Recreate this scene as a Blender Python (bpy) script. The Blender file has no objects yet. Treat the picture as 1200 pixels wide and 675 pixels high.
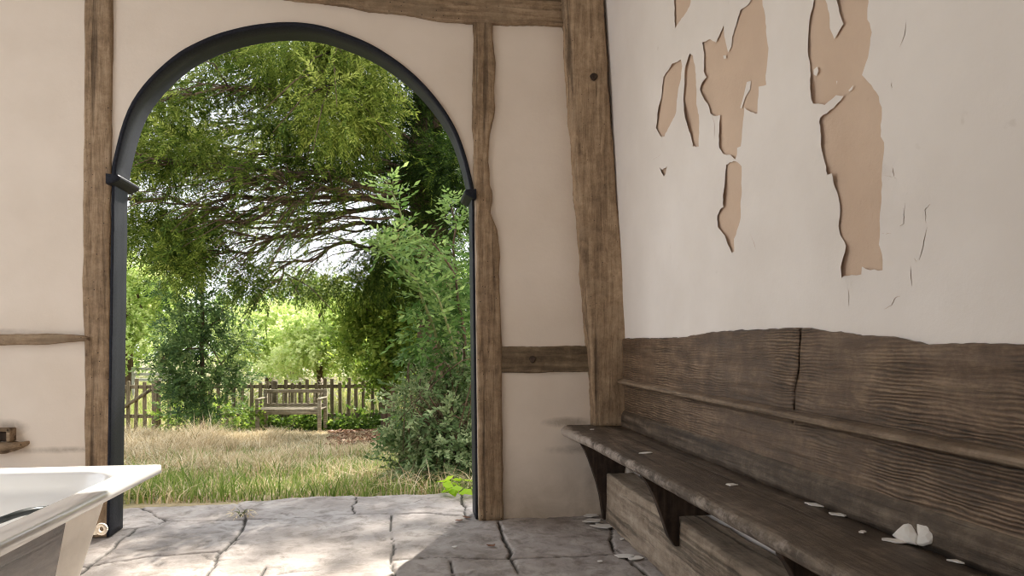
import bpy, math, random
import numpy as np
from mathutils import Vector, noise, geometry
random.seed(7); rng = np.random.default_rng(7)
C = bpy.context.scene.collection
PI = math.pi

# ------------------------------------------------------------------ camera frame
F = 800.0; EYE = 0.9; HZ = 396.0
CAM = Vector((-1.009, -3.36, EYE))
YAW = math.radians(9.16)
FW = Vector((math.sin(YAW), math.cos(YAW), 0)); RT = Vector((math.cos(YAW), -math.sin(YAW), 0))
def ray(px, py): return FW*F + RT*(px-600) + Vector((0, 0, HZ-py))
def at(px, py, d): return CAM + ray(px, py)*(d/F)                 # point at depth d (m)
def on_y(px, py, Y=0.0):                                          # point on a plane parallel to the back wall
    r = ray(px, py); return CAM + r*((Y-CAM.y)/r.y)
def on_z(px, py, Z=0.0):
    r = ray(px, py); return CAM + r*((Z-CAM.z)/r.z)
def wall_x(z): return 0.145 - 0.055*z                                # the right wall leans in a little
def on_r(px, py, off=0.0):
    r = ray(px, py); t = (0.145+off-0.055*CAM.z-CAM.x)/(r.x+0.055*r.z); return CAM + r*t
def on_x(px, py, X):
    r = ray(px, py); return CAM + r*((X-CAM.x)/r.x)

# ------------------------------------------------------------------ materials
def newmat(name):
    m = bpy.data.materials.new(name); m.use_nodes = True
    n = m.node_tree; n.nodes.clear()
    out = n.nodes.new('ShaderNodeOutputMaterial'); b = n.nodes.new('ShaderNodeBsdfPrincipled')
    n.links.new(b.outputs[0], out.inputs[0]); return m, n, b, out
def nd(n, t, **kw):
    x = n.nodes.new(t)
    for k, v in kw.items():
        if k in x.inputs.keys() if not hasattr(x, k) else False: x.inputs[k].default_value = v
        else: setattr(x, k, v)
    return x
def ramp(n, fac, stops):
    r = n.nodes.new('ShaderNodeValToRGB'); e = r.color_ramp.elements
    while len(e) < len(stops): e.new(0.5)
    for i, (p, c) in enumerate(stops):
        e[i].position = p; e[i].color = (c[0], c[1], c[2], 1)
    n.links.new(fac, r.inputs[0]); return r.outputs[0]
def mapping(n, scale=(1, 1, 1), rot=(0, 0, 0), coord='Object'):
    t = n.nodes.new('ShaderNodeTexCoord'); m = n.nodes.new('ShaderNodeMapping')
    m.inputs['Scale'].default_value = scale; m.inputs['Rotation'].default_value = rot
    n.links.new(t.outputs[coord], m.inputs[0]); return m.outputs[0]
def noisetex(n, vec, scale, detail=6, rough=0.6, dist=0.0):
    x = n.nodes.new('ShaderNodeTexNoise'); x.inputs['Scale'].default_value = scale
    x.inputs['Detail'].default_value = detail; x.inputs['Roughness'].default_value = rough
    x.inputs['Distortion'].default_value = dist; n.links.new(vec, x.inputs['Vector']); return x.outputs['Fac']
def mix(n, a, b, fac, mode='MIX'):
    x = n.nodes.new('ShaderNodeMix'); x.data_type = 'RGBA'; x.blend_type = mode
    for sock, v in ((x.inputs[0], fac), (x.inputs[6], a), (x.inputs[7], b)):
        if isinstance(v, (int, float)): sock.default_value = v
        elif isinstance(v, tuple): sock.default_value = (*v, 1)
        else: n.links.new(v, sock)
    return x.outputs[2]
def mth(n, op, a, b=0.0):
    x = n.nodes.new('ShaderNodeMath'); x.operation = op
    for s, v in ((x.inputs[0], a), (x.inputs[1], b)):
        if isinstance(v, (int, float)): s.default_value = v
        else: n.links.new(v, s)
    return x.outputs[0]
def bump(n, b, h, strength=0.4, dist=0.01, prev=None):
    x = n.nodes.new('ShaderNodeBump'); x.inputs['Strength'].default_value = strength
    x.inputs['Distance'].default_value = dist; n.links.new(h, x.inputs['Height'])
    if prev is not None: n.links.new(prev, x.inputs['Normal'])
    n.links.new(x.outputs[0], b.inputs['Normal']); return x.outputs[0]

def wood_mat(name, cols, axis='z', rough=0.85, grain=1.0, rings=0.35, wear=0.0, bstr=0.6, holes=0.0, spec=0.3, ring_scale=9, cracks=.7, worn=None):
    """old timber: grain stretched along an axis, wavy figure, worm holes"""
    m, n, b, o = newmat(name)
    kk = .8 if name.startswith("bench") else 1.0
    cols = [(c_[0]*kk*1.02, c_[1]*kk*.98, c_[2]*kk*.89) for c_ in cols]
    lo, hi = 3.0*grain, 34.0*grain
    sc = {'z': (hi, hi, lo), 'x': (lo, hi, hi), 'y': (hi, lo, hi)}[axis]
    s2 = {'z': (5, 5, .9), 'x': (.9, 5, 5), 'y': (5, .9, 5)}[axis]
    v1 = mapping(n, sc); v2 = mapping(n, s2); v3 = mapping(n)
    g = noisetex(n, v1, 1.6, 8, .7, .4)
    big = noisetex(n, v2, 1.3, 5, .6, .8)
    w = n.nodes.new('ShaderNodeTexWave'); w.wave_type = 'BANDS'
    w.bands_direction = {'z': 'X', 'x': 'Z', 'y': 'Z'}[axis]
    w.inputs['Scale'].default_value = ring_scale; w.inputs['Distortion'].default_value = 9
    w.inputs['Detail'].default_value = 4; w.inputs['Detail Scale'].default_value = .9
    n.links.new(mapping(n, {'z': (1, 1, .22), 'x': (.22, 1, 1), 'y': (1, .22, 1)}[axis]), w.inputs[0])
    f = mth(n, 'ADD', mth(n, 'MULTIPLY', g, .55), mth(n, 'MULTIPLY', big, .45))
    iso = noisetex(n, v3, 15, 8, .78, .3); f = mth(n, 'ADD', mth(n, 'MULTIPLY', f, .62), mth(n, 'MULTIPLY', iso, .38))
    gate_w = ramp(n, noisetex(n, v3, 2.6, 3, .5), [(.42, (.05, .05, .05)), (.58, (1, 1, 1))])
    wv = mth(n, 'ADD', .5, mth(n, 'MULTIPLY', mth(n, 'SUBTRACT', w.outputs[1], .5), gate_w))
    f = mth(n, 'ADD', mth(n, 'MULTIPLY', f, 1-rings), mth(n, 'MULTIPLY', wv, rings))
    c = ramp(n, f, [(.37, cols[0]), (.5, cols[1]), (.62, cols[2])])
    patch = noisetex(n, v3, 5, 5, .65)
    c = mix(n, c, cols[3] if len(cols) > 3 else cols[2], ramp(n, patch, [(.52, (0, 0, 0)), (.72, (.75, .75, .75))]))
    crk = ramp(n, noisetex(n, mapping(n, tuple(q*k_ for q, k_ in zip(sc, {'z': (1, 1, .35), 'x': (.35, 1, 1), 'y': (1, .35, 1)}[axis]))), 1.1, 4, .6, .2), [(.34, (1, 1, 1)), (.44, (0, 0, 0))])
    c = mix(n, c, tuple(q*.35 for q in cols[0]), mth(n, 'MULTIPLY', crk, .85*cracks)); g = mth(n, 'SUBTRACT', g, mth(n, 'MULTIPLY', crk, .5*cracks))
    if worn: 
        sxx = n.nodes.new('ShaderNodeSeparateXYZ'); n.links.new(v3, sxx.inputs[0])
        wf_ = mth(n, 'ADD', mth(n, 'MULTIPLY', mth(n, 'ADD', sxx.outputs[0], .19), -22), mth(n, 'MULTIPLY', mth(n, 'SUBTRACT', noisetex(n, v3, 14, 6, .75), .5), 3.2))
        c = mix(n, c, worn, ramp(n, wf_, [(.0, (0, 0, 0)), (.55, (.85, .85, .85))]))
    h = mth(n, 'ADD', mth(n, 'MULTIPLY', g, .8), mth(n, 'MULTIPLY', wv, .5*rings/.35))
    if holes:
        vo = n.nodes.new('ShaderNodeTexVoronoi'); vo.inputs['Scale'].default_value = 40
        n.links.new(v3, vo.inputs[0])
        gate = mth(n, 'LESS_THAN', vo.outputs['Distance'], .085*holes)
        dens = mth(n, 'GREATER_THAN', noisetex(n, v3, 3.1, 2), .5)
        hm = mth(n, 'MULTIPLY', gate, dens)
        c = mix(n, c, (.02, .013, .01), hm)
        h = mth(n, 'SUBTRACT', h, mth(n, 'MULTIPLY', hm, 1.5))
    n.links.new(c, b.inputs['Base Color']); b.inputs['Roughness'].default_value = rough
    b.inputs['Specular IOR Level'].default_value = spec
    bump(n, b, h, bstr, .012); return m

def plaster_mat(name, col, col2, stain=None, bs=.25):
    m, n, b, o = newmat(name)
    v = mapping(n)
    a = noisetex(n, v, 2.2, 6, .55); f = noisetex(n, v, 38, 6, .7)
    c = ramp(n, a, [(.35, col), (.68, col2)])
    sp = noisetex(n, v, 17, 3, .5)
    if stain:
        for cx, cz, rx, rz, k_ in ((1.31, .475, .16, .035, 1.3), (1.36, .335, .22, .035, .8), (1.44, .16, .06, .2, .6), (-1.25, .50, .12, .05, 1.2), (-1.0, .395, .42, .022, .9), (-1.3, .93, .3, .02, .6)):
            s_ = n.nodes.new('ShaderNodeSeparateXYZ'); n.links.new(v, s_.inputs[0])
            dx_ = mth(n, 'POWER', mth(n, 'ABSOLUTE', mth(n, 'DIVIDE', mth(n, 'SUBTRACT', s_.outputs[0], cx), rx)), 2); dz_ = mth(n, 'POWER', mth(n, 'ABSOLUTE', mth(n, 'DIVIDE', mth(n, 'SUBTRACT', s_.outputs[2], cz), rz)), 2)
            q_ = mth(n, 'MULTIPLY', mth(n, 'MAXIMUM', mth(n, 'SUBTRACT', 1, mth(n, 'SQRT', mth(n, 'ADD', dx_, dz_))), 0), mth(n, 'MULTIPLY', noisetex(n, v, 24, 5, .7, .5), 2*k_))
            c = mix(n, c, (.19, .14, .095), ramp(n, q_, [(.15, (0, 0, 0)), (.9, (.5, .5, .5))]))
    c = mix(n, c, (col[0]*.7, col[1]*.66, col[2]*.6), ramp(n, sp, [(.74, (0, 0, 0)), (.80, (.25, .25, .25))]))
    if stain:   # dirt rubbed into the plaster low on the wall and beside the seat end
        pos = mapping(n, coord='Object'); s = n.nodes.new('ShaderNodeSeparateXYZ'); n.links.new(pos, s.inputs[0])
        z = s.outputs[2]
        low = mth(n, 'SUBTRACT', 1, mth(n, 'MULTIPLY', z, 2.4))
        low = mth(n, 'MULTIPLY', mth(n, 'MAXIMUM', low, 0), noisetex(n, v, 5, 6, .7, .6))
        c = mix(n, c, stain, ramp(n, low, [(.05, (0, 0, 0)), (.65, (.75, .75, .75))]))
    n.links.new(c, b.inputs['Base Color']); b.inputs['Roughness'].default_value = .9
    b.inputs['Specular IOR Level'].default_value = .15
    h = mth(n, 'ADD', mth(n, 'MULTIPLY', a, .8), mth(n, 'MULTIPLY', f, .2))
    bump(n, b, h, bs, .02); return m

def plain(name, col, rough=.5, spec=.5, metal=0, nz=0.0, nscale=30, coat=0):
    m, n, b, o = newmat(name)
    v = mapping(n); f = noisetex(n, v, nscale, 5, .6)
    c = ramp(n, f, [(.3, tuple(max(0, x*(1-nz)) for x in col)), (.7, tuple(min(1, x*(1+nz)) for x in col))])
    n.links.new(c, b.inputs['Base Color']); b.inputs['Roughness'].default_value = rough
    b.inputs['Specular IOR Level'].default_value = spec; b.inputs['Metallic'].default_value = metal
    b.inputs['Coat Weight'].default_value = coat
    if nz: bump(n, b, f, .15, .005)
    return m

def leaf_mat(name, stops, trans=.45, rough=.6, spec=.15):
    m, n, b, o = newmat(name)
    a = n.nodes.new('ShaderNodeAttribute'); a.attribute_name = 'tint'
    c = ramp(n, a.outputs['Fac'], stops)
    n.links.new(c, b.inputs['Base Color']); b.inputs['Roughness'].default_value = rough
    b.inputs['Specular IOR Level'].default_value = spec
    t = n.nodes.new('ShaderNodeBsdfTranslucent')
    n.links.new(mix(n, c, (1, 1, .35), .35, 'MULTIPLY') if False else c, t.inputs[0])
    ms = n.nodes.new('ShaderNodeMixShader'); ms.inputs[0].default_value = trans
    n.links.new(b.outputs[0], ms.inputs[1]); n.links.new(t.outputs[0], ms.inputs[2])
    n.links.new(ms.outputs[0], o.inputs[0]); return m

M = {}
M['oak'] = wood_mat('oak_post', [(.09, .058, .036), (.29, .205, .135), (.50, .38, .27), (.40, .30, .215)], 'z', grain=.9, rings=.03, holes=1.1, bstr=.9)
M['oak_rough'] = wood_mat('oak_corner', [(.10, .066, .042), (.32, .23, .155), (.56, .43, .31), (.40, .305, .22)], 'z', grain=.6, rings=.04, holes=.9, bstr=1.0)
M['oak_h'] = wood_mat('oak_rail', [(.09, .06, .038), (.28, .20, .135), (.48, .37, .265), (.24, .185, .13)], 'x', grain=.9, rings=.04, holes=1.1, bstr=.9)
M['oak_dark'] = wood_mat('oak_rail_dark', [(.05, .036, .024), (.17, .125, .082), (.34, .265, .185), (.13, .10, .07)], 'x', grain=.7, rings=.12, holes=1.0, bstr=.8)
M['bench'] = wood_mat('bench_board', [(.04, .026, .017), (.155, .10, .066), (.36, .26, .18), (.09, .062, .043)], 'y', grain=.5, rings=.15, bstr=1.0, rough=.5, spec=.5, ring_scale=34, cracks=.4)
M['rail'] = wood_mat('bench_rail', [(.08, .053, .036), (.24, .175, .125), (.46, .36, .28), (.30, .235, .18)], 'y', grain=1, rings=.06, bstr=.8, rough=.55, spec=.4)
M['seat'] = wood_mat('bench_seat', [(.045, .034, .026), (.13, .10, .08), (.32, .265, .22), (.10, .08, .065)], 'y', grain=.7, rings=.05, bstr=.9, rough=.55, spec=.35, worn=(.40, .335, .28))
M['skirting'] = wood_mat('bench_skirting', [(.035, .025, .018), (.115, .085, .063), (.27, .215, .17), (.085, .064, .048)], 'y', grain=.7, rings=.06, bstr=.8, rough=.55, spec=.35)
M['dark'] = wood_mat('bench_bracket', [(.02, .012, .009), (.055, .036, .026), (.11, .076, .056)], 'z', grain=.8, rings=.1, bstr=.5, rough=.8)
M['baulk'] = wood_mat('baulk', [(.10, .078, .06), (.28, .225, .18), (.46, .39, .325), (.33, .27, .22)], 'y', grain=.7, rings=.05, bstr=1.0)
M['garden_wood'] = wood_mat('weathered', [(.10, .085, .06), (.22, .19, .145), (.38, .34, .27)], 'x', grain=.6, rings=.1, bstr=.4)
M['fence_wood'] = wood_mat('fence_wood', [(.05, .04, .026), (.13, .105, .07), (.24, .20, .14)], 'z', grain=.4, rings=.1, bstr=.4)
M['bark'] = wood_mat('bark', [(.03, .02, .014), (.09, .06, .04), (.17, .12, .085)], 'z', grain=.3, rings=.1, bstr=1)
M['wall'] = plaster_mat('limewash_warm', (.71, .61, .505), (.79, .69, .585), stain=(.34, .27, .19))
M['skin'] = plaster_mat('limewash_white', (.76, .70, .64), (.84, .785, .73))
M['base'] = plaster_mat('bare_plaster', (.58, .43, .32), (.70, .54, .41), bs=.6)
M['flake'] = plaster_mat('flake', (.72, .68, .62), (.8, .77, .72))
M['ceil'] = plaster_mat('ceiling', (.62, .57, .5), (.7, .65, .58))
M['black'] = plain('black_paint', (.012, .013, .019), .5, .18, nz=.5, nscale=110)
M['bath'] = plain('white_acrylic', (.86, .85, .83), .12, .5, coat=.4)
M['bath_back'] = plain('acrylic_back', (.80, .74, .66), .4, .4, nz=.05)
M['hose'] = plain('black_hose', (.02, .025, .025), .3, .5)
M['board'] = wood_mat('bath_board', [(.05, .036, .032), (.10, .075, .068), (.19, .15, .135)], 'y', grain=.4, rings=.25, bstr=.1, rough=.25, spec=.6)
M['pale_paint'] = plain('pale_paint', (.40, .39, .35), .7, nz=.1)

# ------------------------------------------------------------------ objects
def tag(o, label=None, cat=None, group=None, kind=None):
    if label: o['label'] = label
    if cat: o['category'] = cat
    if group: o['group'] = group
    if kind: o['kind'] = kind
    return o
def empty(name, loc):
    o = bpy.data.objects.new(name, None); C.objects.link(o); o.location = loc; o.empty_display_size = .1; return o
def wloc(o):
    p = Vector(o.location)
    while o.parent: o = o.parent; p += Vector(o.location)
    return p
def build(name, V, Fc, mat, parent=None, smooth=True, tint=None, attrs=None, origin=None):
    """V in world coordinates; a top-level mesh gets its origin at its base"""
    V = np.asarray(V, dtype=np.float32).reshape(-1, 3)
    if parent is not None: org = np.array(wloc(parent)); loc = (0, 0, 0)
    else:
        lo, hi = V.min(0), V.max(0)
        org = np.array(((lo[0]+hi[0])/2, (lo[1]+hi[1])/2, lo[2])) if origin is None else np.array(origin)
        loc = tuple(org)
    V = V-org
    me = bpy.data.meshes.new(name)
    if isinstance(Fc, np.ndarray):
        nf, k = Fc.shape
        me.vertices.add(len(V)); me.vertices.foreach_set('co', V.astype(np.float32).ravel())
        me.loops.add(nf*k); me.loops.foreach_set('vertex_index', Fc.astype(np.int32).ravel())
        me.polygons.add(nf); me.polygons.foreach_set('loop_start', np.arange(0, nf*k, k, dtype=np.int32))
        me.update(calc_edges=True)
    else:
        me.from_pydata([tuple(v) for v in V], [], Fc)
    if tint is not None:
        a = me.attributes.new('tint', 'FLOAT', 'FACE'); a.data.foreach_set('value', np.asarray(tint, dtype=np.float32))
    for nm, arr in (attrs or {}).items():
        a = me.attributes.new(nm, 'FLOAT', 'POINT'); a.data.foreach_set('value', np.asarray(arr, dtype=np.float32))
    me.materials.append(mat)
    me.polygons.foreach_set('use_smooth', [smooth]*len(me.polygons)); me.update()
    o = bpy.data.objects.new(name, me); C.objects.link(o); o.parent = parent; o.location = loc
    return o

def nz(p, s=1.0, seed=0.0):
    return noise.noise(Vector((p[0]*s+seed, p[1]*s+seed*1.7, p[2]*s-seed*.9)))

# lofts: closed rings joined and capped --------------------------------------
def loft(rings, closed_caps=True):
    k = len(rings[0]); V = [v for r in rings for v in r]; Fc = []
    for i in range(len(rings)-1):
        for j in range(k):
            a, b = i*k+j, i*k+(j+1) % k
            Fc.append((a, b, b+k, a+k))
    if closed_caps:
        Fc.append(tuple(reversed(range(k)))); Fc.append(tuple(range((len(rings)-1)*k, len(rings)*k)))
    return V, Fc
def rrect(a0, a1, b0, b1, r, per=5, seg=3):
    """rounded rectangle outline in (a,b) with subdivided sides"""
    r = min(r, abs(a1-a0)/2.01, abs(b1-b0)/2.01); P = []
    for cx, cy, s in ((a1-r, b0+r, -PI/2), (a1-r, b1-r, 0), (a0+r, b1-r, PI/2), (a0+r, b0+r, PI)):
        arc = [(cx+r*math.cos(s+PI/2*i/seg), cy+r*math.sin(s+PI/2*i/seg)) for i in range(seg+1)]
        P.append(arc)
    out = []
    for i in range(4):
        out += P[i]; e = P[i][-1]; f = P[(i+1) % 4][0]
        for j in range(1, per): out.append((e[0]+(f[0]-e[0])*j/per, e[1]+(f[1]-e[1])*j/per))
    return out
def interp(tab, t):
    """tab: sorted [(t, v...)]"""
    if t <= tab[0][0]: return tab[0][1:]
    for a, b in zip(tab, tab[1:]):
        if t <= b[0]:
            k = (t-a[0])/(b[0]-a[0]+1e-9); return tuple(x+(y-x)*k for x, y in zip(a[1:], b[1:]))
    return tab[-1][1:]
def post(name, left, right, z0, z1, y0, y1, mat, amp=.004, r=.012, n=90, seed=0, parent=None, drift=None):
    """upright timber; left/right are [(z, x)] edge traces"""
    rings = []
    for i in range(n+1):
        z = z0+(z1-z0)*i/n
        xl, xr = interp(left, z)[0], interp(right, z)[0]
        rg = []
        for a, b in rrect(xl, xr, y0, y1, r, 5, 3):
            d = nz((a, b, z*.5), 16, seed)*amp*1.5 + nz((a, b, z), 48, seed)*amp*.6
            ea = 1 if a > (xl+xr)/2 else -1
            rg.append((a+ea*d, b-abs(d)*.2+d*.6, z))
        rings.append(rg)
    V, Fc = loft(rings); return build(name, V, Fc, mat, parent)
def beam(name, top, bot, x0, x1, y0, y1, mat, amp=.004, r=.01, n=90, seed=0, parent=None):
    """timber lying along x; top/bot are [(x, z)]"""
    rings = []
    for i in range(n+1):
        x = x0+(x1-x0)*i/n
        zb, zt = interp(bot, x)[0], interp(top, x)[0]
        rg = []
        for a, b in rrect(y0, y1, zb, zt, r, 5, 3):
            d = nz((x*.5, a, b), 16, seed)*amp*1.5 + nz((x, a, b), 48, seed)*amp*.6
            eb = 1 if b > (zb+zt)/2 else -1
            rg.append((x, a+d*.6, b+eb*d))
        rings.append(rg)
    V, Fc = loft(rings); return build(name, V, Fc, mat, parent)
def long_y(name, prof, y0, y1, mat, amp=.003, n=140, seed=0, parent=None, mod=None, fr=1.0):
    """board running along y; prof(y) -> list of (x,z) closed outline"""
    rings = []
    for i in range(n+1):
        y = y0+(y1-y0)*i/n; rg = []
        for k, (a, b) in enumerate(prof(y)):
            d = nz((a*1.3, y*.6*fr, b), 14, seed)*amp + nz((a, y*fr, b), 45, seed)*amp*.5
            p = (a+d, y, b+d*.7)
            if mod: p = mod(p)
            rg.append(p)
        rings.append(rg)
    V, Fc = loft(rings); return build(name, V, Fc, mat, parent)

def tube(pts, rad, k=6):
    P = [Vector(p) for p in pts]; rings = []
    for i, p in enumerate(P):
        t = (P[min(i+1, len(P)-1)]-P[max(i-1, 0)]).normalized()
        u = t.cross(Vector((0, 0, 1)));
        if u.length < .05: u = t.cross(Vector((1, 0, 0)))
        u.normalize(); w = t.cross(u)
        r = rad[i] if hasattr(rad, '__len__') else rad
        rings.append([tuple(p+u*(r*math.cos(2*PI*j/k))+w*(r*math.sin(2*PI*j/k))) for j in range(k)])
    return loft(rings)
class MB:
    def __init__(s): s.V = []; s.F = []
    def add(s, VF):
        o = len(s.V); s.V += [tuple(v) for v in VF[0]]; s.F += [tuple(i+o for i in f) for f in VF[1]]; return s
    def box(s, x0, x1, y0, y1, z0, z1, r=.004):
        rg = []
        for z, e in ((z0, r), (z0+r, 0), (z1-r, 0), (z1, r)):
            rg.append([(a, b, z) for a, b in rrect(x0+e, x1-e, y0+e, y1-e, r, 1, 2)])
        return s.add(loft(rg))
    def build(s, name, mat, parent=None, smooth=True): return build(name, s.V, s.F, mat, parent, smooth)

# flat plates with holes -------------------------------------------------------
def inside(p, poly):
    x, y = p; c = False; j = len(poly)-1
    for i in range(len(poly)):
        xi, yi = poly[i]; xj, yj = poly[j]
        if (yi > y) != (yj > y) and x < (xj-xi)*(y-yi)/(yj-yi+1e-12)+xi: c = not c
        j = i
    return c
def rough_poly(poly, step, jit):
    out = []
    for i in range(len(poly)):
        a = Vector(poly[i]); b = Vector(poly[(i+1) % len(poly)]); L = (b-a).length
        k = max(1, int(L/step)); nrm = Vector((-(b-a).y, (b-a).x)).normalized() if L > 0 else Vector((0, 0))
        for j in range(k):
            p = a.lerp(b, j/k)
            if j: p = p+nrm*random.uniform(-jit, jit)
            out.append((p.x, p.y))
    return out
def plate(outline, holes, islands, spacing, to3, wav, lift=0.0, lift_r=.03, thick=.0, n_lift=7):
    pts = []; edges = []
    for poly in [outline]+holes+islands:
        o = len(pts); pts += [Vector(p) for p in poly]
        edges += [(o+i, o+(i+1) % len(poly)) for i in range(len(poly))]
    nb = len(pts)
    xs = [p[0] for p in outline]; ys = [p[1] for p in outline]
    gx = np.arange(min(xs)+spacing/2, max(xs), spacing); gy = np.arange(min(ys)+spacing/2, max(ys), spacing)
    hp = [p for h in holes for p in h]
    ha = np.array(hp) if hp else None
    hl = np.array([p for h in holes[:n_lift] for p in h]) if hp else None
    for x in gx:
        for y in gy:
            if ha is not None and np.min(np.hypot(ha[:, 0]-x, ha[:, 1]-y)) < spacing*.3: continue
            pts.append(Vector((x+random.uniform(-.1, .1)*spacing, y+random.uniform(-.1, .1)*spacing)))
    v, e, f, _, _, _ = geometry.delaunay_2d_cdt(pts, edges, [], 0, 1e-6)
    tris = []
    for t in f:
        c = (sum(v[i][0] for i in t)/3, sum(v[i][1] for i in t)/3)
        if not inside(c, outline): continue
        if any(inside(c, h) for h in holes) and not any(inside(c, h) for h in islands): continue
        tris.append(tuple(t))
    V = []
    for p in v:
        off = wav(p)
        if lift and ha is not None:
            d = float(np.min(np.hypot(hl[:, 0]-p[0], hl[:, 1]-p[1])))
            if d < lift_r: off += lift*(1-d/lift_r)**2*max(0, .45+1.6*noise.noise(Vector((p[0]*14, p[1]*14, 3.3))))
        V.append(to3(p[0], p[1], off))
    n = len(V)
    if thick:
        cnt = {}
        for t in tris:
            for a, b in ((t[0], t[1]), (t[1], t[2]), (t[2], t[0])):
                cnt[(a, b)] = 1
        back = [to3(v[i][0], v[i][1], -thick) for i in range(n)]
        edge = [(a, b) for (a, b) in cnt if (b, a) not in cnt]
        side = [(2*n+4*i+1, 2*n+4*i, 2*n+4*i+2, 2*n+4*i+3) for i in range(len(edge))]
        V = V+back+[q for a, b in edge for q in (V[a], V[b], back[a], back[b])]; tris = tris+[tuple(i+n for i in reversed(t)) for t in tris]+side
    return V, tris

# ================================================================== ROOM SHELL
# ---- floor: worn flagstones as one relief surface -----------------------------
def jl(*pp): return [tuple(on_z(x, y)[:2]) for x, y in pp]
joints = [
    jl((60, 633), (127, 623), (160, 618), (197, 608), (240, 611), (290, 609), (400, 603), (459, 602), (507, 600), (560, 604), (640, 606), (720, 608)),
    jl((277, 586), (285, 598), (290, 610)), jl((417, 578), (413, 602)), jl((538, 577), (546, 602)), jl((166, 594), (196, 608)),
    jl((290, 610), (277, 630), (257, 648), (240, 680), (215, 720)), jl((160, 618), (130, 642), (100, 665), (60, 700)),
    jl((30, 672), (93, 663), (180, 651), (257, 647)),
    jl((459, 602), (460, 655), (461, 700)), jl((460, 655), (513, 652), (590, 655), (650, 653), (717, 650), (760, 655)),
    jl((582, 608), (600, 652), (617, 690)), jl((712, 607), (722, 650)),
]
for r in (-1.02, -1.6, -2.2, -2.9):
    joints.append([(x, r+.03*math.sin(x*3.1)) for x in np.arange(-4, .2, .2)])
for i, (a, b) in enumerate(((-.55, -1.02), (-1.02, -1.6), (-1.6, -2.2), (-2.2, -2.9), (-2.9, -4))):
    for k in range(6):
        x = -3.7+.72*k+.3*((i*37) % 5)/5; joints.append([(x, a), (x+.02, b)])
cracks = [jl((197, 608), (175, 617), (150, 620)), jl((310, 598), (335, 603)), jl((325, 672), (350, 669), (372, 668)),
          jl((236, 650), (250, 655), (262, 656)), jl((400, 624), (420, 618)), jl((478, 590), (500, 584), (530, 581)),
          jl((280, 630), (262, 648)), jl((345, 626), (360, 625), (375, 622))]
def fbm(X, Y, s, o=4, seed=0):
    out = np.zeros_like(X); amp = 1.0; tot = 0
    for k in range(o):
        xx = X*s+seed*7.3+k*11; yy = Y*s-seed*3.1+k*5
        xi = np.floor(xx).astype(np.int64); yi = np.floor(yy).astype(np.int64); fx = xx-xi; fy = yy-yi
        fx = fx*fx*(3-2*fx); fy = fy*fy*(3-2*fy)
        def h(a, b):
            q = (a*374761393+b*668265263+seed*1013) & 0x7fffffff; q = ((q ^ (q >> 13))*1274126177) & 0x7fffffff
            return (q & 0xffff)/65535.0
        v = (h(xi, yi)*(1-fx)+h(xi+1, yi)*fx)*(1-fy)+(h(xi, yi+1)*(1-fx)+h(xi+1, yi+1)*fx)*fy
        out += amp*(v-.5); tot += amp; amp *= .5; s *= 2.03
    return out/tot
def segdist(X, Y, lines):
    D = np.full(X.shape, 9.0)
    for L in lines:
        for (ax, ay), (bx, by) in zip(L, L[1:]):
            dx, dy = bx-ax, by-ay; t = np.clip(((X-ax)*dx+(Y-ay)*dy)/(dx*dx+dy*dy+1e-12), 0, 1)
            D = np.minimum(D, np.hypot(X-ax-t*dx, Y-ay-t*dy))
    return D
edge_pts = [tuple(on_z(x, y)[:2]) for x, y in ((-140, 622), (0, 608), (135, 596), (177, 593), (277, 587), (400, 579.5), (480, 578), (557, 578), (640, 577), (760, 577))]
def edge_y(x): return np.interp(x, [p[0] for p in edge_pts], [p[1] for p in edge_pts])
def floor_patch(x0, x1, y0, y1, st, name, matn, base_cut=None):
    xs = np.arange(x0, x1+st*.5, st); t = np.linspace(0, 1, int((y1-y0)/st)+1)
    X = np.repeat(xs[None, :], len(t), 0)
    Ymax = edge_y(xs)+.006*np.sin(xs*23)+.01*np.sin(xs*7) if y1 > 0.2 else np.full(len(xs), y1)
    Y = y0+t[:, None]*(Ymax[None, :]-y0)
    wx = fbm(X, Y, 9, 3, 4)*.035; wy = fbm(X, Y, 9, 3, 8)*.035
    D = segdist(X+wx, Y+wy, joints); D2 = segdist(X+wx, Y+wy, cracks)
    w = .0055+.011*fbm(X, Y, 6, 2, 2)
    g = np.clip(1-D/np.maximum(w, .0022), 0, 1)**.6; g2 = np.clip(1-D2/.006, 0, 1)
    Z = fbm(X, Y, 3, 3, 1)*.012+fbm(X, Y, 14, 4, 3)*.009+fbm(X, Y, 60, 3, 5)*.003
    lay = fbm(X*.6, Y*1.5, 5, 4, 6); Z += np.where(lay > .04, .0022, 0)+np.where(lay > .14, .0018, 0)   # riven layers
    Z -= np.clip(1-D/.022, 0, 1)**2*.003; Z -= g*.014; Z -= g2*.006
    Z = np.minimum(Z, 0.012)-.004
    if y1 > .2: Z[-1] -= .015; Z[-2] -= .003
    dirt = np.clip(g+g2*.8+np.clip(1-D/.02, 0, 1)*.18, 0, 1)
    nx, ny = len(xs), len(t)
    V = np.stack([X, Y, Z], -1).reshape(-1, 3)
    i = np.arange(nx-1)[None, :]+np.arange(ny-1)[:, None]*nx
    Fq = np.stack([i, i+1, i+nx+1, i+nx], -1).reshape(-1, 4)
    dr = dirt.reshape(-1)
    # skirt along the outer edge
    if y1 > .2:
        last = V[-nx:].copy(); last[:, 2] = -.3; k = len(V); V = np.vstack([V, last]); dr = np.concatenate([dr, np.ones(nx)*.4])
        a = np.arange(nx-1)+(ny-1)*nx; b = np.arange(nx-1)+k
        Fq = np.vstack([Fq, np.stack([a, a+1, b+1, b], -1)])
    return V, Fq, dr
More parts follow.
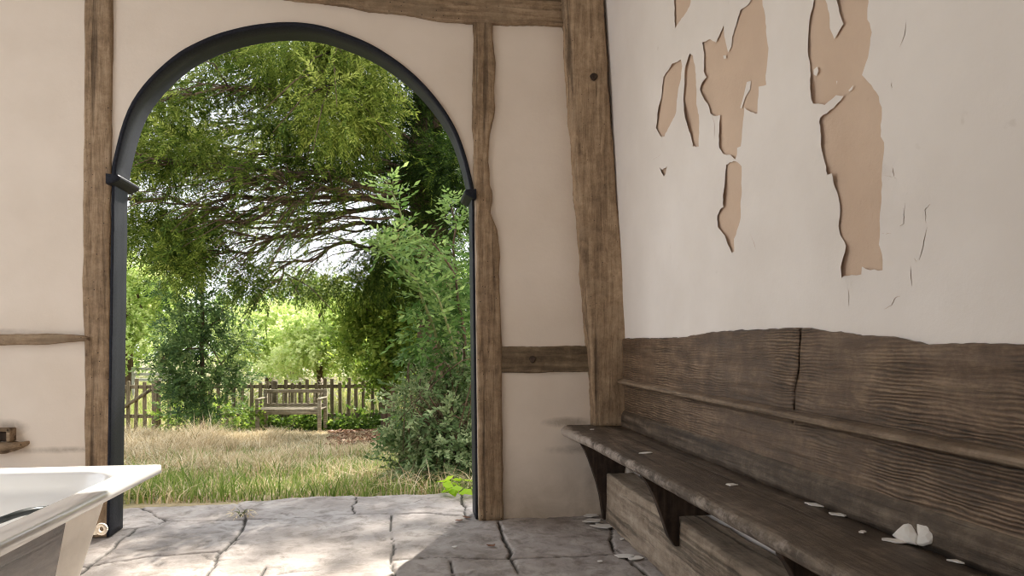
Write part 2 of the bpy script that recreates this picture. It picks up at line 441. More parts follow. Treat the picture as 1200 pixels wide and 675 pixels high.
def stone_mat():
    m, n, b, o = newmat('flagstone'); v = mapping(n)
    a = noisetex(n, v, 3.0, 8, .65, .3); f = noisetex(n, v, 60, 6, .7); s = noisetex(n, v, 11, 6, .7, .5)
    c = ramp(n, a, [(.3, (.23, .195, .17)), (.5, (.36, .315, .285)), (.7, (.50, .45, .41))])
    c = mix(n, c, (.17, .14, .115), ramp(n, s, [(.48, (0, 0, 0)), (.66, (.8, .8, .8))]))
    c = mix(n, c, (.55, .52, .49), ramp(n, f, [(.62, (0, 0, 0)), (.72, (.5, .5, .5))]))
    at_ = n.nodes.new('ShaderNodeAttribute'); at_.attribute_name = 'dirt'
    c = mix(n, c, (.035, .028, .02), ramp(n, at_.outputs['Fac'], [(.1, (0, 0, 0)), (.75, (.95, .95, .95))]))
    n.links.new(c, b.inputs['Base Color']); b.inputs['Roughness'].default_value = .72
    b.inputs['Specular IOR Level'].default_value = .35
    bump(n, b, mth(n, 'ADD', f, s), .5, .006); return m
M['stone'] = stone_mat()
V1, F1, D1 = floor_patch(-3.0, .12, -1.35, .5, .0085, 'floor', None)
V2, F2, D2 = floor_patch(-4.2, .12, -4.2, -1.35, .03, 'floor', None)
V2[:, 2] -= 0
V3, F3, D3 = floor_patch(-4.2, -3.0, -1.35, .5, .03, 'floor', None)
Vf = np.vstack([V1, V2, V3]); Ff = np.vstack([F1, F2+len(V1), F3+len(V1)+len(V2)])
fl = build('floor', Vf, Ff, M['stone'], attrs={'dirt': np.concatenate([D1, D2, D3])}, origin=(-1, 0, 0)); tag(fl, kind='structure')

# ---- back wall with the arched opening ------------------------------------------
arch_out_px = [(131.5, 205), (132, 193), (147, 133), (170, 97), (207, 63), (236, 48), (260, 38.5), (300, 29), (342, 26), (375, 30), (400, 38), (428, 49), (450, 61), (478, 81), (500, 102), (520, 127), (535, 152), (546, 182), (553.5, 213), (555.5, 224)]
def smooth_open(P, it=3):
    for _ in range(it):
        Q = [P[0]]
        for a, b in zip(P, P[1:]): Q += [(a[0]*.75+b[0]*.25, a[1]*.75+b[1]*.25), (a[0]*.25+b[0]*.75, a[1]*.25+b[1]*.75)]
        P = Q+[P[-1]]
    return P
AO = [(p.x, p.z) for p in (on_y(x, y) for x, y in smooth_open(arch_out_px, 2))]
XL, XR = AO[0][0], AO[-1][0]
XLB, XRB = on_y(127, 610).x, on_y(561, 607).x
opening = [(XLB, -.05)]+AO+[(XRB, -.05)]
WT = .14                                                            # wall thickness
outline = [(-4.2, -.05)]+opening+[(.25, -.05), (.25, 3.05), (-4.2, 3.05)]
outline = rough_poly(outline, .12, 0)
def wav_b(p): return .005*noise.noise(Vector((p[0]*2.1, p[1]*2.1, 1)))+.0025*noise.noise(Vector((p[0]*7, p[1]*7, 4)))
V, Fc = plate(outline, [], [], .09, lambda a, b, o: (a, -o, b), wav_b, thick=WT)
tag(build('wall_back', V, Fc, M['wall'], origin=(-1.5, 0, 0)), kind='structure')

# ---- right wall: bare plaster under a flaking skin of limewash --------------------
def to_r(y, z, off): return (wall_x(z)-off, y, z)
V, Fc = plate(rough_poly([(.02, -.02), (.02, 3.05), (-4.2, 3.05), (-4.2, -.02)], .2, 0), [], [], .2, to_r, lambda p: 0.0, thick=.15)
wr = tag(build('wall_right', V, Fc, M['base'], origin=(.1, -1.5, 0)), kind='structure')
def z3(*pp): return [(800+x/3, y/3) for x, y in pp]
def z6(*pp): return [(800+x/3, 225+y/3) for x, y in pp]
holes_px = [
    [(792, -6), (812, -6), (811, 8), (803, 20), (793, 33)],
    [(800, 70), (790, 76), (779, 90), (777, 110), (773, 135), (771, 150), (776, 160), (783, 160), (788, 148), (794, 134), (796, 118), (799, 104), (802, 92), (803, 78)],
    [(811, 63), (814, 65), (818, 87), (818, 122), (822, 135), (822, 172), (815, 172), (810, 147), (806, 132), (803, 118), (805, 100), (806, 80)],
    z3((75, 150), (100, 138), (125, 150), (150, 90), (165, 185), (175, 165), (178, 130), (210, 35), (240, 10), (255, -12), (290, -12), (290, 20), (300, 110), (308, 170), (305, 215), (300, 298), (270, 305), (272, 400), (255, 395), (240, 390), (224, 378), (222, 400), (215, 515), (205, 520), (203, 545), (195, 560), (180, 548), (148, 540), (138, 520), (137, 405), (120, 408), (105, 400), (95, 365), (75, 330), (68, 315), (80, 290), (92, 272), (82, 250), (82, 190)),
    [(853, 193), (862, 189), (867, 190), (872, 195), (873, 225), (871, 237), (871, 255), (869, 265), (866, 275), (863, 280), (862, 295), (859, 296), (856, 286), (853, 276), (848, 271), (844, 266), (843, 253), (847, 246), (851, 243), (852, 225)],
    z3((470, -12), (510, -12), (520, 15), (525, 100), (540, 138), (575, 85), (560, 45), (550, -12), (668, -12), (660, 70), (680, 115), (675, 160), (645, 265), (665, 290), (705, 340), (712, 400), (708, 480), (718, 500), (720, 580), (710, 675))
    + z6((712, 40), (705, 75), (700, 130), (695, 185), (712, 240), (712, 275), (670, 275), (640, 262), (638, 290), (595, 295), (572, 302), (572, 265), (580, 230), (585, 190), (560, 150), (555, 120), (560, 85), (560, 45))
    + z3((550, 675), (540, 610), (525, 615), (505, 560), (498, 510), (500, 480), (492, 430), (495, 415), (540, 380), (575, 338), (550, 335), (515, 370), (470, 365), (460, 280), (450, 200), (450, 110)),
    [(775, 196), (780, 199), (785, 195), (783, 204), (781, 207)],
]
isl_px = [z3((228, 288), (242, 285), (240, 315), (224, 340), (212, 382), (206, 380), (218, 335)), z3((468, 245), (480, 235), (486, 250), (478, 268), (469, 262)),
          z3((592, 318), (608, 300), (604, 316), (594, 322)), z3((147, 196), (158, 194), (158, 206), (149, 207)), z3((548, 285), (552, 285), (550, 298))]
crack_px = [[(767, 187), (776, 182), (775, 180)], z3((108, 402), (118, 430), (117, 490)), z3((772, 165), (792, 120), (795, 80)), z3((743, 290), (745, 310)), z3((722, 618), (745, 622), (765, 632)), z3((745, 588), (747, 620)),
            z6((244, 150), (256, 180), (262, 203)), z6((787, 40), (783, 80), (784, 112), (768, 120)), z6((876, 42), (858, 62), (862, 110)), z6((866, 125), (852, 190), (838, 240)), z6((822, 232), (828, 245)), z6((586, 335), (590, 370), (589, 402)),
            z6((712, 412), (738, 398), (752, 372), (768, 366)), z6((705, 147), (738, 146)), z6((808, 260), (810, 330))]
def rw2(P): return [(p.y, p.z) for p in (on_r(x, y) for x, y in P)]
holes = [rough_poly(rw2(P), .012, .0022) for P in holes_px]
isl = [rw2(P) for P in isl_px]
for P in crack_px:
    Q = rough_poly(rw2(P), .014, .003)[:max(2, int(len(rough_poly(rw2(P), .014, 0))/2)+1)] if False else rw2(P)
    L = []; 
    for a, b in zip(Q, Q[1:]):
        for k in range(4):
            t = k/4; L.append((a[0]+(b[0]-a[0])*t+random.uniform(-.0012, .0012), a[1]+(b[1]-a[1])*t+random.uniform(-.0012, .0012)))
    L.append(Q[-1]); w = .0011; n_ = len(L)
    up = [(p[0]+w*math.sin(PI*(i+.3)/n_), p[1]+.3*w) for i, p in enumerate(L)]; dn = [(p[0]-w*math.sin(PI*(i+.3)/n_), p[1]-.3*w) for i, p in enumerate(L)]
    holes.append(up+dn[::-1])
def wav_r(p): return .004+.005*noise.noise(Vector((p[0]*1.7, p[1]*1.7, 9)))+.002*noise.noise(Vector((p[0]*6, p[1]*6, 2)))
V, Fc = plate(rough_poly([(.0, -.02), (.0, 3.05), (-4.2, 3.05), (-4.2, -.02)], .1, 0), holes, isl, .045, lambda y, z, o: (wall_x(z)-.0012-max(0, o), y, z), wav_r, lift=.006, lift_r=.035)
build('limewash_skin', V, Fc, M['skin'], wr)

V, Fc = plate([(-4.2, -.05), (.1, -.05), (.1, 3.05), (-4.2, 3.05)], [[(-3.3, .9), (-1.7, .9), (-1.7, 2.5), (-3.3, 2.5)]], [], .3, lambda a, b, o: (a, -4.2+o, b), wav_b, thick=.14)  # unseen wall; its opening is added to light the back wall
tag(build('wall_near', V, Fc, M['wall'], origin=(-1.5, -4.2, 0)), kind='structure')
V, Fc = plate([(.02, -.05), (.02, 3.05), (-4.2, 3.05), (-4.2, -.05), (-2.5, -.05), (-2.5, 2.85), (-.4, 2.85), (-.4, -.05)], [], [], .2, lambda a, b, o: (-3.5+o, a, b), wav_b, thick=.14)
tag(build('wall_left', V, Fc, M['wall'], origin=(-3.5, -1.5, 0)), kind='structure')
mb = MB().box(-4.2, .3, -4.2, WT, 3.0, 3.12, .01); c = mb.build('ceiling', M['ceil']); tag(c, kind='structure')
# ================================================================== TIMBERS
def ex(P, Y): return [(on_y(x, y, Y).z, on_y(x, y, Y).x) for x, y in P]
def srt(L): return sorted(L)
o = post('timber_post', srt(ex([(98, -30), (98, 60), (97, 200), (96, 300), (97, 395), (99, 450), (98, 520), (98, 625)], -.02)),
         srt(ex([(131, -30), (130, 60), (129.5, 190), (127.5, 260), (127.5, 500), (126.5, 625)], -.02)), .0, 3.0, -.02, .11, M['oak'], amp=.004, seed=2)
tag(o, 'upright oak post left of the arched doorway, full of worm holes', 'post', 'upright posts of the timber frame')
o = post('timber_post', srt(ex([(555, 27), (553.5, 90), (554, 150), (556, 195), (557, 225), (558.5, 300), (559.5, 400), (561, 500), (561, 607)], -.02)),
         srt(ex([(578, 27), (580, 75), (580, 130), (574, 155), (573, 190), (574.5, 218), (577.5, 225), (577, 240), (575, 247), (583, 268), (585, 300), (588, 400), (589, 500), (590, 607)], -.02)), .0, 2.485, -.02, .11, M['oak'], amp=.005, seed=5)
tag(o, 'wavy-edged oak post between the arched doorway and the plain plaster panel', 'post', 'upright posts of the timber frame')
YP = -.09
co = post('corner_post', srt(ex([(660, -40), (663, 0), (665, 60), (670, 120), (676, 200), (683, 300), (690, 380), (694, 430), (697, 470), (699, 505)], YP)),
          srt(ex([(704, -40), (708, 0), (712, 60), (717, 150), (723, 230), (731, 300), (739, 360), (744, 400), (742, 450), (738, 505)], YP)), .462, 3.0, YP, .03, M['oak_rough'], amp=.007, r=.016, n=150, seed=11)
tag(co, 'thick leaning oak corner post standing on the end of the wooden settle', 'post')
def knot(px, py, Y, r, parent, mat):
    c = on_y(px, py, Y); rings = []
    for dy, k in ((.006, 1.0), (-.003, 1.0), (-.006, .85), (-.006, .5), (-.005, .15)):
        rings.append([(c.x+r*k*math.cos(a)*(1+.12*math.sin(3*a)), c.y+dy, c.z+r*k*math.sin(a)) for a in [2*PI*i/18 for i in range(18)]])
    V, Fc = loft(rings); return build('knot', V, Fc, mat, parent)
knot(696, 90, YP-.004, .018, co, M['dark'])
bm_ = beam('timber_beam', [(-4.2, 2.72), (.2, 2.72)], sorted([(on_y(x, y, -.03).x, on_y(x, y, -.03).z) for x, y in ((100, -30), (360, 0), (400, 4), (430, 11), (480, 17), (520, 23), (560, 26), (600, 27), (664, 30))]),
     -2.2, -.16, -.03, .12, M['oak_h'], amp=.005, n=130, seed=21)
tag(bm_, 'horizontal oak beam above the arched doorway, meeting the corner post', 'beam')
mr = beam('timber_rail', sorted([(on_y(x, y, -.015).x, on_y(x, y, -.015).z) for x, y in ((582, 407), (640, 406), (696, 405))]),
     sorted([(on_y(x, y, -.015).x, on_y(x, y, -.015).z) for x, y in ((582, 437), (640, 437), (696, 435))]), on_y(583.5, 420, -.015).x, on_y(694, 420, -.015).x, -.015, .1, M['oak_dark'], amp=.003, n=60, seed=31)
tag(mr, 'short dark oak rail with a round peg, between doorway post and corner post', 'rail')
pg = knot(624, 421, -.015, .017, mr, M['dark']); pg.name = 'peg'
lr = beam('timber_rail', sorted([(on_y(x, y, -.03).x, on_y(x, y, -.03).z) for x, y in ((-60, 392), (0, 392), (50, 391), (80, 392), (97, 393), (108, 396))]),
     sorted([(on_y(x, y, -.03).x, on_y(x, y, -.03).z) for x, y in ((-60, 405), (0, 404.5), (50, 403.5), (80, 401.5), (97, 400), (108, 399))]), on_y(-160, 400, -.03).x, on_y(104, 398, -.03).x, -.035, .06, M['oak_h'], amp=.003, n=60, seed=35, r=.006)
tag(lr, 'thin weathered oak rail across the plaster left of the doorway', 'rail')
# broken ledge and socket low on the left
bl = empty('broken_ledge', tuple(on_y(0, 522, 0)))
V = []; rings = []
for i in range(40):
    px = -120+156*i/39; w = max(.05, 1-max(0, (px-5)/33)**3)
    rings.append([(on_y(px, 517, 0).x, .02-(.085*w+.012*nz((i*.3, 0, 0), 1.5))*(1 if s < 2 else 0), on_y(px, 517, 0).z-(.045*w if s in (0, 3) else 0)+.006*nz((i*.4, s, 1), 1)) for s in (0, 1, 2, 3)])
V, Fc = loft(rings); build('ledge', V, Fc, M['oak_h'], bl)
x0, x1 = on_y(-90, 500, 0).x, on_y(18, 500, 0).x
m2 = MB(); m2.box(x0, x1, -.05, .02, on_y(0, 504.5, 0).z, on_y(0, 501, 0).z, .003); m2.box(x1-.012, x1+.004, -.05, .02, on_y(0, 516.5, 0).z, on_y(0, 501, 0).z, .003); m2.build('socket_frame', M['oak_h'], bl)
MB().box(x0, x1-.012, -.03, .02, on_y(0, 516, 0).z, on_y(0, 504.5, 0).z, .003).build('socket', M['dark'], bl)  # solid dark block, paints the shade inside the hollow
tag(bl, 'broken oak ledge with a dark socket low on the wall behind the bath', 'ledge')

# ================================================================== ARCHED DOOR FRAME
df = empty('door_frame', ((XL+XR)/2, .05, 0))
bt = .020; ya, yb = -.012, WT+.01
def band(P, t, y0, y1):
    """strip of thickness t inside the polyline P, between y0 and y1"""
    rings = []; n = len(P)
    for i in range(n):
        a = Vector(P[max(0, i-1)]); b = Vector(P[min(n-1, i+1)]); d = (b-a).normalized(); nr = Vector((d.y, -d.x))
        p = Vector(P[i]); q = p+nr*t; s = nr*.004
        rings.append([(p.x, y0+.003, p.y), ((p+s).x, y0, (p+s).y), ((q-s).x, y0, (q-s).y), (q.x, y0+.004, q.y), (q.x, y1, q.y), (p.x, y1, p.y)])
    return loft(rings)
V, Fc = band(AO, bt, ya, yb); build('arch_band', V, Fc, M['black'], df)
zi = AO[0][1]; zr = AO[-1][1]
for nm_, xx, xb_, s, zt in (('jamb', XL, XLB, 1, zi), ('jamb', XR, XRB, -1, zr)):
    m2 = MB(); a, b = sorted((xx, xx+s*.013)); rings = []
    for i in range(60):
        z = .0+(zt-.0)*i/59; d = (xb_-xx)*(1-z/zt)+.0015*nz((s, z, 0), 9)+.001*nz((s, z, 3), 40)
        rings.append([(p+d, q+d, z) for p, q in rrect(a, b, ya+.004, yb, .004, 3, 2)])
    V, Fc = loft(rings); build(nm_, V, Fc, M['black'], df)
def impost(xx, s, z):
    # moulded capping block: profile in (x,z), run through the wall thickness and out past the faces
    prof = [(0, -.034), (.016, -.034), (.03, -.028), (.052, -.016), (.058, -.006), (.058, .002), (.052, .008), (.0, .012)]
    rings = []
    for y, k in ((-.055, .80), (-.052, .94), (-.045, 1), (.0, 1), (.1, 1), (WT+.04, 1), (WT+.05, .9)):
        rings.append([(xx+s*(-.006+p*k), y, z+.0+q*(k if q < 0 else 1)) for p, q in prof])
    V, Fc = loft(rings); build('impost', V, Fc, M['black'], df, smooth=False)
impost(XL, 1, zi-.018); impost(XR, -1, zr-.012)
tag(df, 'black painted round-arched door frame opening onto the garden', 'door frame')

# ================================================================== SETTLE (long built-in bench)
ZS = .46
sb = empty('settle', (0, -1.5, 0))
tag(sb, 'long dark oak settle with high board back fixed along the right wall', 'bench')
YE = -3.6
# seat board with a rounded outer end
def seat_front(y):      # x of the front edge
    t = (y+.62)/.62
    if y < -.5: return -.186-.020*math.exp((y+.5)/.9)
    if y < -.14: return -.206-.034*((y+.5)/.36)**1.3
    return -.24+.05*((y+.14)/.14)**2
nose = [(.0, .45), (-.006, .75), (.004, 1.0), (.02, 1.0)]
rings = []
ys = list(np.linspace(YE, -.62, 260))+list(np.linspace(-.60, -.004, 70))
for y in ys:
    xf = seat_front(y); xb = .108; th = .042
    wear = .006*nz((0, y, 0), 7, 3)+.004*nz((0, y, 0), 28, 5)
    rg = [(xb, ZS-th), (.0, ZS-th), (xf+.05, ZS-th), (xf+.018, ZS-th), (xf+.006, ZS-th+.005), (xf, ZS-th+.014), (xf-.002, ZS-.02), (xf+.001, ZS-.010), (xf+.008, ZS-.003), (xf+.02, ZS), (xf+.07, ZS), (xf+.14, ZS), (-.04, ZS), (.03, ZS), (xb, ZS)]
    R = []
    for a, b in rg:
        e = max(0, 1-(a-xf)/.05)
        d = wear*e + .004*e*nz((a*2, y, b*2), 55, 9)
        R.append((a-d, y, b+d*.5-.0015*abs(nz((a, y*.5, 0), 22))+.0015*nz((a, y, 1), 9)))
    rings.append(R)
V, Fc = loft(rings); build('seat', V, Fc, M['seat'], sb)
# back boards
YB0 = -.088
topP = [(745, 396), (790, 396), (800, 395), (830, 390), (850, 388), (880, 386), (915, 384.5), (938, 384), (950, 385), (1000, 391), (1030, 394), (1060, 396), (1072, 400), (1085, 403.5), (1120, 402), (1160, 402), (1200, 403), (1300, 404)]
topz = sorted([(on_x(x, y, .085).y, on_x(x, y, .085).z) for x, y in topP])
ysplit = on_x(939, 400, .085).y
def board_prof(z0, z1f, x0, x1f):
    def f(y):
        zt = z1f(y)+.0035*nz((0, y, 0), 21, 4)+.002*nz((0, y, 0), 70, 2); x1 = x1f(zt); P = []
        n = 10
        for i in range(n+1): P.append((x0-.006*math.sin(PI*i/n)*0+(-.0), z0+(zt-.006-z0)*i/n))
        P += [(x0+.004, zt-.001), (x0+.014, zt), (wall_x(zt)-.004, zt-.002), (wall_x(z0)-.004, z0)]
        return P
    return f
gapy = .004
def tz(y): return interp(topz, y)[0]
def spl(p):
    k = max(0, 1-abs(p[1]-ysplit)/.12); return (p[0]-.006*k, p[1]+k*(.016*math.sin((p[2]-.6)*17)+.006*math.sin(p[2]*60)), p[2])
long_y('back_board', board_prof(.66, tz, .076, lambda z: 0), ysplit+gapy, YB0, M['bench'], amp=.004, n=90, seed=40, parent=sb, mod=spl)
long_y('back_board', board_prof(.66, tz, .078, lambda z: 0), YE, ysplit-gapy, M['bench'], amp=.004, n=170, seed=44, parent=sb, mod=spl)
long_y('back_board', board_prof(.50, lambda y: .675, .086, lambda z: 0), YE, YB0, M['bench'], amp=.003, n=200, seed=48, parent=sb)
def rail_prof(y):
    z = .694
    return [(.092, z-.022), (.056, z-.022), (.049, z-.018), (.047, z-.011), (.050, z-.004), (.058, z), (.07, z+.004), (.092, z+.006)]
long_y('back_rail', rail_prof, YE, YB0-.005, M['rail'], amp=.0014, n=150, seed=52, parent=sb).data.polygons.foreach_set('use_smooth', [False]*(150*8+2))
def skirt_prof(y):
    return [(.10, ZS-.002), (.069, ZS-.002), (.068, ZS+.02), (.069, ZS+.04), (.070, ZS+.055), (.073, ZS+.063), (.082, ZS+.076), (.09, ZS+.082), (.10, ZS+.083)]
long_y('skirting_board', skirt_prof, YE, YB0, M['skirting'], amp=.003, n=220, seed=56, parent=sb)
# shaped brackets
def bracket(y, zb):
    th = .032; prof = [(.104, ZS-.04), (-.168, ZS-.04), (-.166, ZS-.055), (-.15, ZS-.075), (-.13, ZS-.11), (-.11, ZS-.155), (-.09, ZS-.21), (-.070, ZS-.27), (-.055, ZS-.33), (-.044, max(zb, ZS-.40))]
    prof = [p for p in prof if p[1] >= zb]
    prof += [(-.046, zb), (-.0325, zb)] if zb > .1 else [(-.036, zb), (-.028, zb)]
    if zb > .1: prof += [(-.0325, .262), (.100, .262)]
    else: prof += [(.03, zb)]
    rings = []
    for yy, k in ((y-th/2, .002), (y-th/2+.003, 0), (y+th/2-.003, 0), (y+th/2, .002)):
        rings.append([(a+(k if a < 0 else -k), yy, b) for a, b in prof])
    V, Fc = loft(rings); build('bracket', V, Fc, M['dark'], sb, smooth=False)
bracket(-.125, .012); bracket(-1.03, .155); bracket(-1.93, .155); bracket(-2.83, .155)

# timber baulk on the floor under the settle
def baulk_prof(y):
    P = rrect(-.03, .112, .0, .242, .012, 6, 3)
    return [(a-.010*max(0, nz((0, y, b), 3, 7)), b+.004*nz((a, y, 0), 5, 2)) for a, b in P]
k = long_y('timber_baulk', baulk_prof, YE, -.16, M['baulk'], amp=.006, n=260, seed=60)
tag(k, 'rough grey squared timber lying on the floor under the settle', 'timber')

# ================================================================== LOOSE PLASTER
def flake(name, c, r, seed, tilt=(0, 0, 0), th=.003, aspect=1.6, rot=0, n=11, pts=None, curl=.0):
    rnd = random.Random(seed); P = []
    for i in range(n):
        a = 2*PI*i/n; k = r*(.62+.55*rnd.random()); P.append(Vector((math.cos(a)*k*aspect, math.sin(a)*k, 0)))
    from mathutils import Euler
    R = Euler((tilt[0], tilt[1], rot)).to_matrix()
    rings = []
    for z, s in ((0, .86), (0, .97), (th*.5, 1.0), (th, .97)):
        rings.append([P[i]*s+Vector((0, 0, z)) for i in range(n)])
    mid = [P[i]*.5+Vector((0, 0, th)) for i in range(n)]
    rings.append(mid)
    W = [[R @ (v+Vector((0, 0, curl*(v.length/r)**2*r))) for v in rg] for rg in rings]
    lo = min(v.z for rg in W for v in rg)
    W = [[(v.x+c[0], v.y+c[1], v.z-lo+c[2]) for v in rg] for rg in W]
    V, Fc = loft(W); return build(name, V, Fc, M['flake'], smooth=False)
G1 = 'loose flakes of limewash on the settle'; G2 = 'loose flakes of limewash on the floor'
def sp(px, py, z): p = on_z(px, py, z); return (p.x, p.y, z)
zs2 = ZS+.0015
for px, py, r, s, asp, rot, lab in (
    (857, 568.5, .015, 3, 1.2, .2, 'white paint flake lying nearest the back of the settle seat, above the second bracket'),
    (757, 531, .016, 4, 1.9, .1, 'thin pale paint flake on the settle seat near the corner post'),
    (955, 592, .012, 5, 2.2, -.9, 'long sliver of white paint against the settle skirting board'),
    (984, 603.5, .014, 6, 1.9, -.7, 'small white sliver on the seat, just left of the big broken plaster pieces'),
    (1011, 624, .008, 7, 1.6, .5, 'tiny white crumb in the middle of the seat below the sliver'),
    (1125, 659, .010, 8, 2.0, -.8, 'tiny pale flake on the seat right of the broken plaster pieces'),
    (694, 503.5, .009, 9, 1.5, .3, 'tiny white flake on the rounded end of the settle seat')):
    tag(flake('plaster_flake', sp(px, py, zs2), r, s, aspect=asp, rot=rot), lab, 'plaster flake', G1)
zf = .004
for px, py, r, s, asp, rot, lab in (
    (692, 604.5, .030, 13, 1.7, 0.1, 'flat white flake on the floor against the wall under the settle end, farthest of three'),
    (694, 610.5, .034, 14, 1.6, -.1, 'flat white flake on the floor by the settle end, middle of three'),
    (707, 616.5, .036, 15, 1.7, -.5, 'flat white flake on the floor beside the timber baulk, nearest of three'),
    (733, 652, .032, 16, 1.5, -.2, 'large white flake on the floor before the timber baulk, left of a touching pair'),
    (745, 654.5, .026, 17, 1.3, .4, 'white flake on the floor before the baulk, right of a touching pair'),
    (703, 658, .010, 18, 1.2, 0, 'small white crumb on the flagstones left of the pair of flakes'),
    (533, 641, .009, 19, 1.2, 0, 'tiny white crumb alone on the flagstone before the plaster panel'),
    (729, 632, .010, 20, 1.3, .7, 'small white crumb between the three flakes and the pair of flakes')):
    tag(flake('plaster_flake', sp(px, py, zf), r, s, aspect=asp, rot=rot), lab, 'plaster flake', G2)
M['dead_leaf'] = plain('dead_leaf', (.20, .09, .05), .8, nz=.3)
for px, py, r, s_, rot, lab in ((538, 610, .014, 41, .4, 'curled brown leaf on the floor just left of the doorway post foot'), (548, 606.5, .017, 42, -.5, 'reddish brown leaf against the foot of the right door jamb'),
        (576, 639.5, .015, 43, .1, 'dark brown leaf lying alone on a flagstone joint before the doorway post'), (771, 661, .016, 44, .8, 'brown leaf on the floor against the timber baulk')):
    o_l = flake('dead_leaf', sp(px, py, zf), r, s_, aspect=1.5, rot=rot, curl=.15, th=.002); o_l.data.materials[0] = M['dead_leaf']; tag(o_l, lab, 'leaf', 'dead leaves blown onto the floor')
# two curled broken pieces resting against the skirting
def shard(px_poly, lab):
    """curled piece leaning against the skirting board"""
    P = []
    for x, y in px_poly:
        r = ray(x, y); t = (.052-CAM.x+(CAM.z-.4625)*.7)/(r.x-.7*r.z); P.append(CAM+r*t)
    c = sum(P, Vector())/len(P); nr = Vector((-.82, 0, .57)); rings = []
    for off, sc_i in ((-.006, .9), (-.004, 1), (0, 1.0), (.003, .95), (.010, .6), (.013, .2)):
        rings.append([tuple(c+(p-c)*sc_i+nr*off+Vector((0, 0, .0))) for p in P])
    V, Fc = loft(rings); V = np.array(V); V[:, 2] += max(0, zs2-V[:, 2].min())
    o = build('plaster_shard', V, Fc, M['flake'], smooth=False); tag(o, lab, 'plaster piece', 'broken plaster pieces on the settle'); return o
shard([(1046, 628), (1052, 622), (1060, 615), (1068, 613), (1073, 615), (1073, 621), (1075, 628), (1073, 638), (1062, 636), (1052, 632)], 'curled piece of broken white plaster on the seat, left half of a pair')
shard([(1074, 612), (1082, 613), (1090, 614), (1097, 613), (1098, 618), (1095, 624), (1097, 628), (1090, 636), (1080, 639), (1075, 638), (1077, 630), (1075, 621)], 'curled piece of broken white plaster on the seat, right half of a pair, dark underneath')
tag(flake('plaster_flake', sp(1050, 634.5, zs2), .016, 33, aspect=1.6, rot=-.6), 'flat white flake tucked in front of the left broken plaster piece', 'plaster flake', G1)

# ================================================================== BATH
TIP = Vector((-1.721, -1.159, 0)); ang = math.radians(1.4)
BX = Vector((-math.cos(ang), math.sin(ang), 0)); BY = Vector((-math.sin(ang), -math.cos(ang), 0))
BW, BL, ZR = .72, 1.62, .52
bath = empty('bathtub', tuple(TIP+BX*BW/2+BY*BL/2))
tag(bath, 'white plastic bathtub with dark side board standing loose on the flagstones', 'bathtub')
def ringb(ix, iy, r, z, iy2=None):
    pts = rrect(ix, BW-ix, iy, BL-(iy2 if iy2 is not None else iy), r, 14, 8)
    return [tuple(TIP+BX*a+BY*b+Vector((0, 0, z))) for a, b in pts]
R = [ringb(.006, .006, .012, ZR-.026), ringb(.0, .0, .012, ZR-.024), ringb(.0, .0, .014, ZR-.006), ringb(.002, .002, .014, ZR-.001), ringb(.008, .008, .02, ZR),
     ringb(.066, .075, .10, ZR), ringb(.071, .080, .105, ZR-.002), ringb(.077, .087, .11, ZR-.010), ringb(.083, .097, .115, ZR-.04), ringb(.086, .104, .12, ZR-.062), ringb(.096, .128, .12, ZR-.072),
     ringb(.115, .19, .13, ZR-.16), ringb(.13, .22, .14, ZR-.26), ringb(.15, .25, .15, ZR-.33), ringb(.19, .30, .15, ZR-.365), ringb(.26, .4, .1, ZR-.375), ringb(.34, .6, .02, ZR-.378)]
V, Fc = loft(R[::-1]); Fc = Fc[:-1]
build('tub_shell', V, Fc, M['bath'], bath)
R = [ringb(.013, .013, .02, ZR-.008), ringb(.014, .014, .02, ZR-.022), ringb(.085, .085, .10, ZR-.04), ringb(.095, .125, .12, ZR-.14), ringb(.11, .17, .13, ZR-.25), ringb(.13, .20, .15, ZR-.36), ringb(.17, .25, .15, ZR-.40), ringb(.25, .4, .1, ZR-.41)]
V, Fc = loft(R[::-1]); Fc = Fc[:-1]; build('tub_underside', V, Fc, M['bath_back'], bath)
def bp(a, b, z): return tuple(TIP+BX*a+BY*b+Vector((0, 0, z)))
# dark board fixed on the long side
rings = []
for b in np.linspace(.43, 1.5, 16):
    q = [(.070, ZR-.052), (.078, ZR-.052), (.104, ZR-.33), (.096, ZR-.33)]
    rings.append([bp(a-.004, b+(.0 if z > .4 else .055*(1 if b < .44 else 0)), z) for a, z in q])
V, Fc = loft(rings); build('side_board', V, Fc, M['board'], bath, smooth=False)
# moulded lug with a hole under the rim end, and legs
def torus(c, ax1, ax2, R_, r_, n=28, k=8):
    c, a1, a2 = Vector(c), Vector(ax1).normalized(), Vector(ax2).normalized(); nn = a1.cross(a2); rings = []
    for i in range(n+1):
        t = 2*PI*i/n; d = a1*math.cos(t)+a2*math.sin(t)
        rings.append([tuple(c+d*(R_+r_*math.cos(u))+nn*(r_*1.1*math.sin(u))) for u in [2*PI*j/k for j in range(k)]])
    return loft(rings)
L0 = at(119, 620, 1.98)
m2 = MB().add(torus(L0, RT, (0, 0, 1), .0125, .0055))
rings = []
for s in np.linspace(0, 1, 8):
    p = L0+RT*(-.012-.05*s)+Vector((0, 0, -.004-.010*s)); h = .011-.002*math.sin(s*PI)
    rings.append([tuple(p+Vector((0, d1, 0))+Vector((0, 0, d2))) for d1, d2 in ((-.006, -h), (.006, -h), (.006, h), (-.006, h))])
m2.add(loft(rings)); m2.build('fixing_lug', M['bath_back'], bath)
for a, b in ((.2, .35), (.52, .35), (.2, 1.27), (.52, 1.27)):
    m2 = MB().add(tube([bp(a, b, .125), bp(a, b, .012)], .014, 14)).add(tube([bp(a, b, .013), bp(a, b, .0005)], [.03, .033], 18))
    m2.build('leg', M['bath_back'], bath)
